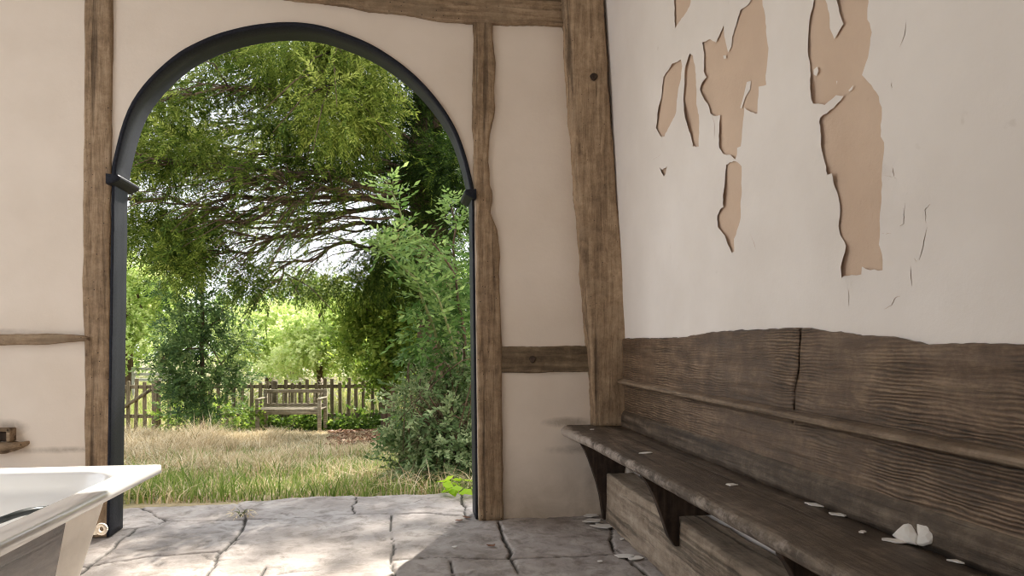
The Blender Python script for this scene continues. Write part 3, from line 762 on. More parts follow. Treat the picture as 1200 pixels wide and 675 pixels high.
# hose lying in the tub
pts = []
for i in range(40):
    t = i/39
    p = on_z(63-100*t, 0, 0)
for (px, py, z) in ((64, 597, .448), (50, 597, .452), (38, 598.5, .455), (22, 602, .455), (8, 607, .45), (-8, 613, .44), (-30, 624, .42), (-60, 642, .39)):
    pts.append(tuple(on_z(px, py, z)))
def cr(P, n=6):
    P = [Vector(p) for p in P]; out = []
    for i in range(len(P)-1):
        p0, p1, p2, p3 = P[max(0, i-1)], P[i], P[i+1], P[min(len(P)-1, i+2)]
        for k in range(n):
            t = k/n; out.append(.5*((2*p1)+(p2-p0)*t+(2*p0-5*p1+4*p2-p3)*t*t+(3*p1-p0-3*p2+p3)*t**3))
    return out+[P[-1]]
HP = cr(pts)
HOSE_PTS = HP
V, Fc = tube(HP, .0085, 12); ho = build('rubber_hose', V, Fc, M['hose'])
V, Fc = tube([HP[0]+Vector((.006, .004, 0)), HP[4]], .011, 14); build('hose_end', V, Fc, M['hose'], ho)
tag(ho, 'black rubber hose curving inside the white bathtub', 'hose')

# ================================================================== GARDEN GROUND
def gz(x, y):          # the garden falls gently from the threshold
    t = np.clip((np.asarray(y, float)-.5)/9.3, 0, 1.3)
    return -.03-.80*t**.9-.0*np.asarray(x, float)
def ground_mat():
    m, n, b, o = newmat('garden_ground'); v = mapping(n)
    a = noisetex(n, v, .7, 6, .6); f = noisetex(n, v, 12, 6, .7)
    c = ramp(n, a, [(.38, (.10, .13, .035)), (.5, (.24, .21, .10)), (.62, (.36, .28, .16))])
    c = mix(n, c, (.11, .07, .04), ramp(n, f, [(.5, (0, 0, 0)), (.7, (.8, .8, .8))]))
    n.links.new(c, b.inputs['Base Color']); b.inputs['Roughness'].default_value = 1; bump(n, b, f, .6, .03); return m
xs = np.concatenate([np.linspace(-60, -9, 18), np.linspace(-8, 8, 50), np.linspace(9, 60, 18)]); ysg = np.concatenate([np.linspace(-.2, 14, 60), np.linspace(15, 75, 22)])
X, Y = np.meshgrid(xs, ysg); Z = gz(X, Y)+fbm(X, Y, .8, 3, 3)*.05*np.clip(Y-.8, 0, 1)
Z = np.where(Y < .75, -.14, Z)
Vg = np.stack([X, Y, Z], -1).reshape(-1, 3); nx = len(xs); i = np.arange(nx-1)[None, :]+np.arange(len(ysg)-1)[:, None]*nx
tag(build('garden_ground', Vg, np.stack([i, i+1, i+nx+1, i+nx], -1).reshape(-1, 4), ground_mat(), origin=(0, 0, 0)), kind='structure')

# ---- grass ---------------------------------------------------------------------
def in_view(px_min=120, px_max=575):
    pass
def sample_ground(n, px0, px1, d0, d1, power=1.0):
    """points on the garden ground seen through the arch, uniform over the ground with margin"""
    u = rng.uniform(px0, px1, n); d = (rng.uniform(d0**power, d1**power, n))**(1/power)
    lat = (u-600)/F*d
    x = CAM.x+FW.x*d+RT.x*lat; y = CAM.y+FW.y*d+RT.y*lat
    return x, y, d, u
def blades(x, y, z, h, w, lean, tint, seg=3):
    n = len(x); a = rng.uniform(0, 2*PI, n); b = a+rng.normal(0, .6, n)
    wx, wy = np.cos(a)*w/2, np.sin(a)*w/2; lx, ly = -np.sin(b)*lean*h, np.cos(b)*lean*h
    V = []; 
    for k in range(seg+1):
        t = k/seg; s = (1-t)**.7 if k < seg else .03
        cx = x+lx*t*t; cy = y+ly*t*t; cz = z+h*(t-.35*np.abs(lean)*t*t)
        V.append(np.stack([cx-wx*s, cy-wy*s, cz], -1)); V.append(np.stack([cx+wx*s, cy+wy*s, cz], -1))
    V = np.stack(V, 1).reshape(-1, 3); base = np.arange(n)*(2*(seg+1)); Fq = []
    for k in range(seg): Fq.append(np.stack([base+2*k, base+2*k+1, base+2*k+3, base+2*k+2], -1))
    Fq = np.stack(Fq, 1).reshape(-1, 4)
    return V, Fq, np.repeat(tint, seg)
M['green_grass'] = leaf_mat('green_grass', [(0, (.07, .12, .02)), (.45, (.20, .29, .055)), (.75, (.36, .40, .13)), (1, (.60, .52, .28))], .4)
M['dry_grass'] = leaf_mat('dry_grass', [(0, (.16, .15, .05)), (.25, (.42, .31, .16)), (.6, (.66, .52, .32)), (1, (.86, .76, .55))], .3)
x, y, d, u = sample_ground(15000, 60, 620, 4.05, 8.2, 1.6)
k = (y > edge_y(x)+.02) & (rng.random(len(x)) < np.clip(1.25-(d-5.2)/2.6, .12, 1)); x, y, d = x[k], y[k], d[k]
h = rng.uniform(.05, .17, len(x))*np.clip(1+2.0*fbm(x, y, 1.8, 3, 2), .3, 1.6); hh = np.clip(h, .05, .34)
V, Fq, t = blades(x, y, gz(x, y)-.01, hh, rng.uniform(.006, .012, len(x)), rng.uniform(.2, .9, len(x)), np.clip(rng.normal(.45, .24, len(x)), 0, 1))
tag(build('green_grass', V, Fq, M['green_grass'], tint=t), 'short green grass growing along the edge of the stone threshold', 'grass', kind='stuff')
x, y, d, u = sample_ground(60000, 60, 620, 4.05, 12.2, 1.5)
msk = np.clip((d-4.0)/1.6, .5, 1)*np.clip((13.2-d)/2, 0, 1); msk = np.where((u > 395) & (d > 8.5), msk*.25, msk)
msk = msk*np.where(u > 330, np.where(d < 6.8, .45, 1), 1)
k = rng.random(len(x)) < msk; x, y, d, u = x[k], y[k], d[k], u[k]
tuft = np.clip(.75+2.2*fbm(x, y, 1.3, 3, 12), .25, 1.6)
hh = rng.uniform(.07, .23, len(x))*tuft*np.where((u < 250) & (d > 7.5) & (d < 11), 1.7, 1)*np.where((u > 330) & (d > 8), .6, 1)
V, Fq, t = blades(x, y, gz(x, y)-.01, hh, rng.uniform(.006, .013, len(x)), rng.uniform(.3, 1.7, len(x)), np.clip(rng.normal(.52, .25, len(x)), 0, 1))
tag(build('dry_grass', V, Fq, M['dry_grass'], tint=t), 'long straw-coloured dry grass between the doorway and the picket fence', 'grass', kind='stuff')

# ---- leaf sprays ------------------------------------------------------------------
def spray(n, L, l, w, ang_=55, droop=.25, fan=.2, pair=True, seed=0, tip=True):
    """a twig along +x carrying n flat leaves; returns verts (n,4,3)"""
    r = np.random.default_rng(seed); out = []
    for i in range(n):
        t = (i+.5)/n; s = 1 if i % 2 else -1
        bx = L*t; bz = -droop*L*t*t
        a = math.radians(ang_*(1-.45*t))*s+r.normal(0, .12)
        if tip and i == n-1: a = 0
        ll = l*(1-.35*abs(t-.45))*r.uniform(.8, 1.15)
        dx, dy, dz = math.cos(a), math.sin(a), r.normal(-.15, fan)
        b = np.array((bx, 0, bz)); d = np.array((dx, dy, dz)); d /= np.linalg.norm(d)
        side = np.cross(d, (0, 0, 1)); side /= np.linalg.norm(side)+1e-9
        rr = r.normal(0, .5); up = np.cross(side, d); side = side*math.cos(rr)+up*math.sin(rr)
        out.append([b, b+d*ll*.45+side*w/2, b+d*ll, b+d*ll*.45-side*w/2])
    return np.array(out)
def frames(dirs, roll):
    d = dirs/np.linalg.norm(dirs, axis=1, keepdims=True); up = np.array((0, 0, 1.0))
    y = np.cross(up, d); y /= np.linalg.norm(y, axis=1, keepdims=True)+1e-6; z = np.cross(d, y)
    c, s = np.cos(roll)[:, None], np.sin(roll)[:, None]
    y2 = y*c+z*s; z2 = -y*s+z*c
    return np.stack([d, y2, z2], -1)        # columns
class Leaves:
    def __init__(s): s.V = []; s.T = []
    def place(s, tpl, pos, dirs, scale, tint, roll=.5, tv=.12):
        N = len(pos)
        if N == 0: return
        Rm = frames(dirs, rng.normal(0, roll, N)); n = tpl.shape[0]
        P = np.einsum('nij,kj->nki', Rm, tpl.reshape(-1, 3))*scale[:, None, None]+pos[:, None, :]
        s.V.append(P.reshape(-1, 3)); s.T.append(np.clip(np.repeat(tint, n)+rng.normal(0, tv, N*n), 0, 1))
    def clump(s, tpls, c, r, n, tint=.5, droop=.3, scale=(.7, 1.3), shell=.45, flat=0, tsd=.12, sub=0):
        q = rng.normal(0, 1, (n, 3)); q /= np.linalg.norm(q, axis=1, keepdims=True)
        rad = rng.uniform(shell, 1.0, n)**.7
        if sub:
            qc = rng.normal(0, 1, (sub, 3)); qc /= np.linalg.norm(qc, axis=1, keepdims=True); qc *= rng.uniform(.35, .95, (sub, 1))
            cc = qc[rng.integers(0, sub, n)]; q3 = q*rad[:, None]*.38*np.array((1, 1, .75)); pos = np.array(c)+(cc+q3)*np.array(r)
            sh = np.clip(q3[:, 2]*.5, -.15, .15)
        else: pos = np.array(c)+q*rad[:, None]*np.array(r)
        dirs = q+rng.normal(0, .35, (n, 3)); dirs[:, 2] = dirs[:, 2]*(1-flat)-droop
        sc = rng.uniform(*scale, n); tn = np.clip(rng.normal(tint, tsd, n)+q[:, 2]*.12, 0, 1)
        w = rng.integers(0, len(tpls), n)
        for i, t in enumerate(tpls):
            k = w == i; s.place(t, pos[k], dirs[k], sc[k], tn[k])
    def build(s, name, mat, parent):
        V = np.vstack(s.V); T = np.concatenate(s.T); nf = len(V)//4
        return build(name, V, np.arange(nf*4).reshape(-1, 4), mat, parent, smooth=False, tint=T)
yew_t = [spray(24, .32, .065, .015, 58, .35, .3, seed=i) for i in range(4)]
broad_t = [spray(18, .34, .085, .055, 65, .2, .7, seed=20+i) for i in range(4)]
small_t = [spray(16, .26, .06, .03, 60, .2, .45, seed=30+i) for i in range(4)]
holly_t = [spray(12, .22, .065, .032, 60, .1, .45, seed=40+i) for i in range(3)]
ivy_t = [spray(12, .34, .075, .065, 70, .5, .5, seed=50+i) for i in range(3)]
def compound(seed):        # a pinnate elder leaf
    return spray(7, .20, .085, .03, 62, .25, .12, seed=seed)
elder_t = [compound(60+i) for i in range(4)]
fine_t = [spray(18, .24, .035, .012, 60, .3, .5, seed=70+i) for i in range(3)]
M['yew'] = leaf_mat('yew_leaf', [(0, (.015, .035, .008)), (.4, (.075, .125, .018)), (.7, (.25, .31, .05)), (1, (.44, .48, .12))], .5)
M['bright'] = leaf_mat('bright_leaf', [(0, (.11, .19, .03)), (.5, (.42, .54, .14)), (1, (.80, .84, .42))], .5)
M['mid'] = leaf_mat('mid_leaf', [(0, (.05, .11, .02)), (.5, (.22, .35, .07)), (1, (.55, .64, .22))], .45)
M['holly'] = leaf_mat('holly_leaf', [(0, (.03, .06, .02)), (.5, (.10, .17, .05)), (1, (.38, .46, .18))], .35)
M['elder'] = leaf_mat('elder_leaf', [(0, (.03, .08, .015)), (.5, (.09, .175, .04)), (1, (.34, .46, .15))], .4)
M['bramble'] = leaf_mat('bramble_leaf', [(0, (.03, .06, .02)), (.5, (.12, .19, .07)), (1, (.42, .48, .26))], .4)
M['ivy'] = leaf_mat('ivy_leaf', [(0, (.03, .07, .012)), (.5, (.17, .26, .035)), (1, (.46, .54, .12))], .45)
M['lime'] = leaf_mat('lime_leaf', [(0, (.25, .45, .02)), (1, (.5, .7, .05))], .5)
M['litter'] = leaf_mat('leaf_litter', [(0, (.12, .05, .025)), (.5, (.26, .13, .07)), (1, (.45, .30, .18))], .1)
M['flower'] = leaf_mat('pale_flower', [(0, (.35, .42, .2)), (.6, (.6, .56, .42)), (1, (.7, .5, .46))], .3)
M['stem'] = plain('green_stem', (.16, .17, .06), .6, nz=.2)
M['flowerhead'] = leaf_mat('umbel', [(0, (.30, .28, .12)), (1, (.5, .42, .2))], .3)

def ntube(P, r0, r1, k=7, wob=0, n=10, seed=0):
    P = cr(P, 5); m = len(P)
    if wob: P = [p+Vector((nz((i*.35, seed, 0), 1), nz((0, i*.35, seed), 1), nz((seed, 0, i*.35), 1)))*wob*(i/m) for i, p in enumerate(P)]
    return tube(P, [r0+(r1-r0)*(i/(m-1)) for i in range(m)], k), P

# ---- the big yew --------------------------------------------------------------------
yb = at(520, 470, 11.6); yb.z = float(gz(0, yb.y))-.05
yew = empty('yew_tree', tuple(yb)); tag(yew, 'huge dark yew with sweeping branches filling the upper arch', 'tree')
(VF, P) = ntube([yb, at(515, 380, 11.6), at(505, 290, 11.6), at(500, 200, 11.7), at(500, 90, 11.8), at(490, -30, 12), at(480, -90, 12)], .42, .16, 12, .15, seed=1)
build('trunk', VF[0], VF[1], M['bark'], yew)
lv = Leaves(); brs = []
branches = [  # (start px,py) -> ... depth
    [(505, 290, 11.6), (440, 262, 11.0), (380, 272, 10.4), (300, 290, 9.8), (235, 300, 9.4)],
    [(503, 260, 11.6), (430, 235, 10.6), (340, 232, 9.8), (240, 236, 9.2), (150, 226, 8.8)],
    [(502, 240, 11.6), (420, 215, 10.2), (330, 200, 9.4), (230, 196, 8.8), (150, 190, 8.4)],
    [(502, 215, 11.6), (430, 180, 10.8), (350, 160, 10.2), (260, 158, 9.8), (170, 165, 9.4)],
    [(500, 180, 11.7), (430, 130, 10.4), (350, 110, 9.4), (260, 105, 8.8), (190, 120, 8.4)],
    [(500, 140, 11.7), (430, 90, 10.8), (340, 60, 10), (250, 50, 9.6), (170, 70, 9.2)],
    [(500, 120, 11.7), (470, 60, 10.2), (420, 30, 9.2), (380, 60, 8.6), (385, 110, 8.4)],
    [(505, 280, 11.6), (450, 290, 11.4), (400, 285, 11.0), (350, 310, 10.6), (315, 330, 10.4)],
    [(500, 100, 11.7), (520, 40, 10.8), (480, 10, 10), (440, -10, 9.6)],
    [(503, 250, 11.6), (560, 210, 11.2), (620, 180, 10.8), (690, 170, 10.4)],
    [(502, 230, 11.6), (400, 250, 12.2), (300, 262, 12.8), (200, 258, 13.4), (120, 262, 13.8)],
    [(500, 60, 11.9), (440, -10, 11.4), (350, -60, 10.8), (250, -50, 10.4)],
    [(500, 0, 12), (520, -100, 11), (560, -150, 10)],
]
for i_ in range(13):
    y0_ = 262-i_*9+random.uniform(-6, 6); d_ = random.uniform(9.2, 12.5); x1_ = random.uniform(140, 300); y1_ = y0_+random.uniform(-22, 30)
    branches.append([(500, y0_-8, 11.6), (440, y0_, (d_+11.6)/2), (380, y0_+random.uniform(-4, 10), d_+.3), ((380+x1_)/2, (y0_+y1_)/2+random.uniform(-10, 10), d_), (x1_, y1_, d_-.3)])
for bi, B in enumerate(branches):
    pts = [at(*b) for b in B]
    if bi == 12: pass
    (VF, P) = ntube(pts, .055 if bi < 13 else .028, .008, 6, .3, seed=bi)
    m2 = MB().add(VF)
    sp_pos = []; sp_dir = []
    # side twigs
    for j in range(6, len(P)-1):
        for s in range(3):
            if random.random() < .15: continue
            t = (P[j+1]-P[j-1]).normalized(); sd = t.cross(Vector((0, 0, 1))).normalized()*random.choice((-1, 1))
            L = random.uniform(.45, 1.2); dr = (t*.75+sd*random.uniform(.2, .9)+Vector((0, 0, random.uniform(-.25, .2)))).normalized()
            q = [P[j], P[j]+dr*L*.5+Vector((0, 0, .02)), P[j]+dr*L+Vector((0, 0, -.16*L))]
            m2.add(tube(q, [.014, .009, .004], 3))
            for a in np.linspace(.25, 1, 6):
                b = q[0].lerp(q[1], a*2) if a < .5 else q[1].lerp(q[2], a*2-1)
                if (bi in (0, 1, 11, 7) or bi > 12) and random.random() < .62: continue
                sp_pos.append(tuple(b+Vector((random.gauss(0, .04), random.gauss(0, .04), random.gauss(0, .03)))))
                dd = (dr+Vector((random.gauss(0, .5), random.gauss(0, .5), random.gauss(-.25, .25)))); sp_dir.append(tuple(dd))
    build('branch', m2.V, m2.F, M['bark'], yew)
    if sp_pos:
        pos = np.array(sp_pos); dirs = np.array(sp_dir); w = rng.integers(0, 4, len(pos))
        for i in range(4):
            k = w == i; lv.place(yew_t[i], pos[k], dirs[k], rng.uniform(.7, 1.25, k.sum()), np.clip(rng.normal(.48, .13, k.sum()), 0, 1))
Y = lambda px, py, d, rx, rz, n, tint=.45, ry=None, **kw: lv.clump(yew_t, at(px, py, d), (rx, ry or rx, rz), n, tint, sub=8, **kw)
# upper canopy, left side painted sunlit by brighter leaf tint
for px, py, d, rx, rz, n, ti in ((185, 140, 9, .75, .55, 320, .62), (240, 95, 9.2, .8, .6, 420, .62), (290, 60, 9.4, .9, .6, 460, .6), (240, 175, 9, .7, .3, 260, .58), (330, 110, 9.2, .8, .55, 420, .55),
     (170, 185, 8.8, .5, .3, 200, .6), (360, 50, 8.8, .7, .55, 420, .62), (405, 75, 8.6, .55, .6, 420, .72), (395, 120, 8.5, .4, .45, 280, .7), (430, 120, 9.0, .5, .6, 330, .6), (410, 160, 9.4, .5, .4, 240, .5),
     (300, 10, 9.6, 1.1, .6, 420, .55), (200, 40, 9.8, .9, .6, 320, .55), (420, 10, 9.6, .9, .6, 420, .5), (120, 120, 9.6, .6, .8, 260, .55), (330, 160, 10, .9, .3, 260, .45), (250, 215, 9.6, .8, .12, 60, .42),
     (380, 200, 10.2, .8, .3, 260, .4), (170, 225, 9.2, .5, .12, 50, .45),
     # body to the right and behind, shade painted as dark leaf tint
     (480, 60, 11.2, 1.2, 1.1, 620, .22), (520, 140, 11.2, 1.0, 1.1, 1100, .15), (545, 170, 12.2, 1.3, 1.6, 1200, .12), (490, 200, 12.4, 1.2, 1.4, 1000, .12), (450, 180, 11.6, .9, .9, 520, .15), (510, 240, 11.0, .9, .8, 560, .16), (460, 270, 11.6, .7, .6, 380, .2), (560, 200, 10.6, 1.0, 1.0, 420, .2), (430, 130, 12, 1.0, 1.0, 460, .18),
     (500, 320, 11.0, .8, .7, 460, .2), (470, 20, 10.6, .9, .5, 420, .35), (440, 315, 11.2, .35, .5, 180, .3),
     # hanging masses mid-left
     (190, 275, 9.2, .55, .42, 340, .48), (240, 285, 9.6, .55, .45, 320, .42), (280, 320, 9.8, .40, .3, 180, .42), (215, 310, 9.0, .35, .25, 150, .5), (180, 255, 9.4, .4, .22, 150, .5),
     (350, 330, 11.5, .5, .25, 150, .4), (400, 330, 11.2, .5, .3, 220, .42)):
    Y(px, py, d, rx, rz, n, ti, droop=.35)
# high crown above the frame, added to the same tree to shade the paving
for px, py, d, rx, rz, n in ((380, -60, 10.4, 1.3, .8, 520), (520, -80, 11, 1.5, 1.0, 620), (250, -60, 10.6, 1.1, .6, 380)):
    Y(px, py, d, rx, rz, n, .4)
def wc(c, r, rz, n_): lv.clump(yew_t, c, (r, r, rz), n_, .45, droop=.3)
for i_ in range(9):      # unseen crown band placed to cast shade on the paving
    wc((.5+.42*i_, 8.2+.25*math.sin(i_*2.1), 7.72+.15*math.sin(i_*1.3)), .5, .48, 230)
for i_ in range(7): wc((.1+.5*i_, 8.6, 6.9), .5, .3, 40)
for q in ([(.0, 8.1, 6.2), (.9, 8.2, 7.6), (2.0, 8.3, 7.8)], [(.2, 8.1, 6.0), (1.6, 8.3, 7.4), (3.4, 8.4, 7.7)]):  # limbs added to carry the unseen shading crown
    VF, P = ntube([Vector(v) for v in [(-.45, 8.15, 4.4)]+q], .1, .02, 7, .2, seed=2); build('branch', VF[0], VF[1], M['bark'], yew)
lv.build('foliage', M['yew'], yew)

# ---- other trees -----------------------------------------------------------------
def tree(name, label, cat, px, d, crown, mat, tpls, tr=.1, top=None, group=None, tsd=.14, stems=1):
    b = at(px, HZ, d); b.z = float(gz(0, b.y))-.05
    e = empty(name, tuple(b)); tag(e, label, cat, group)
    cz = max(at(px, c[1], c[2]).z for c in crown)
    for s in range(stems):
        o_ = Vector((random.uniform(-.3, .3), random.uniform(-.3, .3), 0))*(stems > 1)
        tp = Vector((b.x, b.y, cz)) if top is None else at(*top)
        (VF, P) = ntube([b+o_*.3, b.lerp(tp, .35)+o_, b.lerp(tp, .7)+o_*1.5, tp+o_*2], tr, tr*.3, 8, tr, seed=px+s); m2 = MB().add(VF)
        for c in crown[:9]:
            cc = at(c[0], c[1], c[2]); j = P[len(P)//2+random.randint(-4, 4)]
            m2.add(tube([j, j.lerp(cc, .5)+Vector((0, 0, .05)), cc], [tr*.4, tr*.25, .006], 5))
        build('trunk', m2.V, m2.F, M['bark'], e)
    L = Leaves()
    for c in crown: L.clump(tpls, at(c[0], c[1], c[2]), (c[3], c[3], c[4]), c[5], c[6], tsd=tsd, droop=.1, sub=9)
    L.build('foliage', mat, e); return e
tree('holly_tree', 'slender dark evergreen sapling in front of the picket fence', 'tree', 237, 11.6,
     [(237, 300, 11.6, .35, .4, 90, .3), (236, 345, 11.6, .55, .35, 170, .3), (215, 375, 11.5, .5, .3, 150, .45), (262, 372, 11.6, .5, .3, 150, .4), (237, 400, 11.6, .75, .35, 220, .4), (205, 415, 11.4, .45, .3, 130, .55), (262, 432, 11.4, .5, .35, 170, .45), (285, 400, 11.6, .3, .2, 60, .55),
      (225, 445, 11.3, .55, .3, 190, .4), (240, 470, 11.4, .5, .3, 120, .3), (210, 470, 11.5, .35, .25, 70, .4)], M['holly'], holly_t, .05)
G = 'trees beyond the picket fence'
tree('garden_tree', 'bright green leafy tree beyond the fence at the left of the arch', 'tree', 150, 19,
     [(150, 330, 19, 1.3, 1.0, 420, .55), (170, 375, 18.6, 1.2, .9, 420, .6), (140, 400, 19, 1.1, .8, 320, .5), (125, 290, 19.5, .9, .8, 200, .6), (190, 345, 19.4, .9, .8, 260, .55)], M['bright'], broad_t, .16, group=G)
tree('garden_tree', 'rounded pale green tree beyond the fence, right of the holly sapling', 'tree', 315, 21,
     [(310, 385, 21, 1.5, 1.0, 480, .62), (330, 405, 20.6, 1.4, .8, 420, .68), (290, 410, 20.6, 1.2, .7, 320, .68), (345, 372, 21.4, 1.0, .8, 260, .55)], M['bright'], broad_t, .14, group=G)
tree('garden_tree', 'yellow-green leafy tree beyond the fence above the garden bench', 'tree', 375, 18,
     [(385, 400, 18, 1.2, .8, 420, .78), (360, 415, 17.6, 1.0, .6, 320, .8), (400, 365, 18.2, 1.0, .8, 380, .65), (420, 405, 17.8, .9, .8, 320, .78), (350, 385, 18.4, .8, .6, 200, .6)], M['bright'], broad_t, .12, group=G)
tree('garden_tree', 'darker green tree far behind, between the pale trees and the sky', 'tree', 345, 30,
     [(340, 350, 30, 1.8, 1.1, 380, .35), (380, 355, 29, 1.7, 1.1, 340, .35), (300, 368, 30, 1.9, 1.0, 380, .4), (260, 375, 30, 1.9, 1.1, 340, .45), (420, 350, 30, 2.1, 1.6, 400, .35)], M['mid'], broad_t, .2, group=G)
tree('garden_tree', 'tall mid green tree far behind the left jamb', 'tree', 190, 31,
     [(190, 360, 31, 2.2, 1.6, 460, .45), (230, 385, 30, 2.0, 1.2, 340, .5), (140, 350, 31, 2.2, 1.8, 400, .45), (90, 330, 31, 2.4, 2.2, 400, .4)], M['mid'], broad_t, .2, group=G)
tree('garden_tree', 'dense green tree beyond the fence behind the overgrown doorway shrub', 'tree', 500, 17,
     [(470, 380, 17, 1.1, 1.1, 480, .5), (520, 370, 17, 1.4, 1.6, 480, .35), (455, 420, 16.6, .8, .7, 320, .62), (560, 350, 17, 1.5, 1.8, 400, .35), (500, 430, 16.6, 1.1, .7, 320, .5), (640, 330, 18, 2.2, 2.2, 300, .35)], M['mid'], broad_t, .14, group=G)
# ivy-covered stump of a tree beside the fence
iv = tree('ivy_clad_tree', 'tree trunk draped in hanging ivy beside the right fence post', 'tree', 455, 12.6,
     [(455, 340, 12.6, .45, .6, 240, .45), (450, 390, 12.5, .5, .5, 240, .55), (452, 430, 12.5, .42, .4, 200, .45), (425, 350, 12.4, .3, .6, 150, .6), (415, 395, 12.4, .25, .5, 110, .65), (478, 380, 12.6, .4, .8, 220, .35), (470, 300, 12.8, .5, .5, 200, .3)], M['ivy'], ivy_t, .14)
# hedge line closing the far view
hd = Leaves()
for i in range(26):
    px = -60+i*34; hd.clump(broad_t, at(px, 404+random.uniform(-6, 6), 34+random.uniform(-1, 1)), (1.9, 1.2, 1.7), 210, .4+.15*random.random())
he = hd.build('hedge', M['mid'], None); tag(he, 'long far hedge closing the view beyond the meadow', 'hedge', kind='stuff')
# meadow with pale flower heads beyond the fence
x, y, d, u = sample_ground(16000, 40, 620, 14.2, 27, 1.3)
V, Fq, t = blades(x, y, gz(x, y)-.02, rng.uniform(.3, .75, len(x)), rng.uniform(.015, .035, len(x)), rng.uniform(.1, .5, len(x)), np.clip(rng.normal(.75, .2, len(x)), 0, 1))
tag(build('meadow_grass', V, Fq, M['green_grass'], tint=t), 'tall sunlit meadow grass beyond the picket fence', 'grass', kind='stuff')
L = Leaves(); x, y, d, u = sample_ground(520, 250, 480, 14.3, 18.5); z = gz(x, y)+rng.uniform(.55, 1.0, len(x))
for i in range(3):
    k = slice(i, None, 3); n_ = len(x[k]); L.place(small_t[i], np.stack([x[k], y[k], z[k]], -1), rng.normal(0, 1, (n_, 3))*np.array((1, 1, .4)), rng.uniform(.4, .8, n_), rng.uniform(.3, 1, n_))
tag(L.build('wildflowers', M['flower'], None), 'pale pink and cream wildflower heads behind the garden bench', 'flowers', kind='stuff')
# low undergrowth along the fence foot
L = Leaves()
for i in range(20):
    px = 290+i*10; 
    if 520 < px: break
    p = at(px, 490, 12.9); p.z = float(gz(0, p.y))+.1; L.clump(ivy_t, p, (.24, .2, .10), 26, .25)
for px, n_ in ((200, 40), (215, 50), (232, 60), (250, 60), (265, 50), (285, 40)):
    p = at(px, 480, 12.2); p.z = float(gz(0, p.y))+.22; L.clump(holly_t, p, (.28, .25, .3), n_, .35)
tag(L.build('undergrowth', M['ivy'], None), 'dark low ivy growing along the foot of the picket fence', 'undergrowth', kind='stuff')
# brown leaf litter
x, y, d, u = sample_ground(4200, 385, 520, 8.0, 12.6); L = Leaves()
one = spray(1, .01, .07, .05, 0, 0, .3, seed=3)
L.place(one, np.stack([x, y, gz(x, y)+.02], -1), rng.normal(0, 1, (len(x), 3))*np.array((1, 1, .15)), rng.uniform(.6, 1.3, len(x)), rng.uniform(0, 1, len(x)), roll=.4)
tag(L.build('fallen_leaves', M['litter'], None), 'brown fallen leaves on bare ground in front of the fence', 'leaves', kind='stuff')

# ---- picket fence -------------------------------------------------------------------
DF = 13.4
A = at(60, 470, DF-.2); B = at(600, 470, DF+.2)
fd = (B-A); fd.z = 0; FL = fd.length; fd.normalize(); fn = Vector((-fd.y, fd.x, 0))
fe = empty('picket_fence', tuple(at(330, 500, DF))); tag(fe, 'weathered wooden picket fence crossing the garden', 'fence')
fgz = lambda s: float(gz(0, (A+fd*s).y))
def fpt(s, o, z): return tuple(A+fd*s+fn*o+Vector((0, 0, z-A.z)))
def fbox(s0, s1, o0, o1, z0, z1, top=0, lean=0, jit=0):
    V = []; 
    for z, l in ((z0, 0), ((z0+z1)/2, lean/2), (z1-top, lean)):
        V.append([fpt(s0+l, o0, z), fpt(s1+l, o0, z), fpt(s1+l, o1, z), fpt(s0+l, o1, z)])
    if top: V.append([fpt((s0+s1)/2+lean-.008, o0, z1), fpt((s0+s1)/2+lean+.008, o0, z1), fpt((s0+s1)/2+lean+.008, o1, z1), fpt((s0+s1)/2+lean-.008, o1, z1)])
    return loft(V)
s = .05; rnd = random.Random(5)
ptop = at(330, 452, DF).z
post_s = []
for px in (187, 322, 458):
    p = at(px, 470, DF); post_s.append((p-A).dot(fd))
while s < FL:
    if not any(abs(s-q) < .1 for q in post_s):
        zt = at(330, 446, DF).z+rnd.uniform(-.05, .05); V, Fc = fbox(s-.032, s+.032, -.012, .012, fgz(s)-.03, zt, rnd.choice((0, .0, .02)), rnd.uniform(-.02, .02))
        build('picket', V, Fc, M['fence_wood'], fe, smooth=False)
    s += .155*rnd.uniform(.9, 1.12)
for i, q in enumerate(post_s):
    P0, P1 = Vector(fpt(q, -.02, fgz(q)-.1)), Vector(fpt(q, -.02, at(330, (444, 446, 441)[i], DF).z))
    r0 = (.085, .06, .13)[i]
    VF = tube([P0, P0.lerp(P1, .5), P1-Vector((0, 0, .03)), P1, P1+Vector((0, 0, .012))], [r0, r0*.97, r0, r0*.8, r0*.3], 12); build('post', VF[0], VF[1], M['fence_wood'], fe)
for py in (453, 487):
    z = at(330, py, DF).z; V, Fc = fbox(0, FL, .012, .06, z-.035, z+.035); build('rail', V, Fc, M['fence_wood'], fe, smooth=False)
m2 = MB(); q = post_s[0]; p0 = Vector(fpt(q-.1, -.03, at(330, 456, DF).z)); p1 = Vector(fpt(q-.85, -.06, at(330, 486, DF).z))
m2.add(tube([p0, p1], .035, 6)); m2.build('brace', M['fence_wood'], fe)

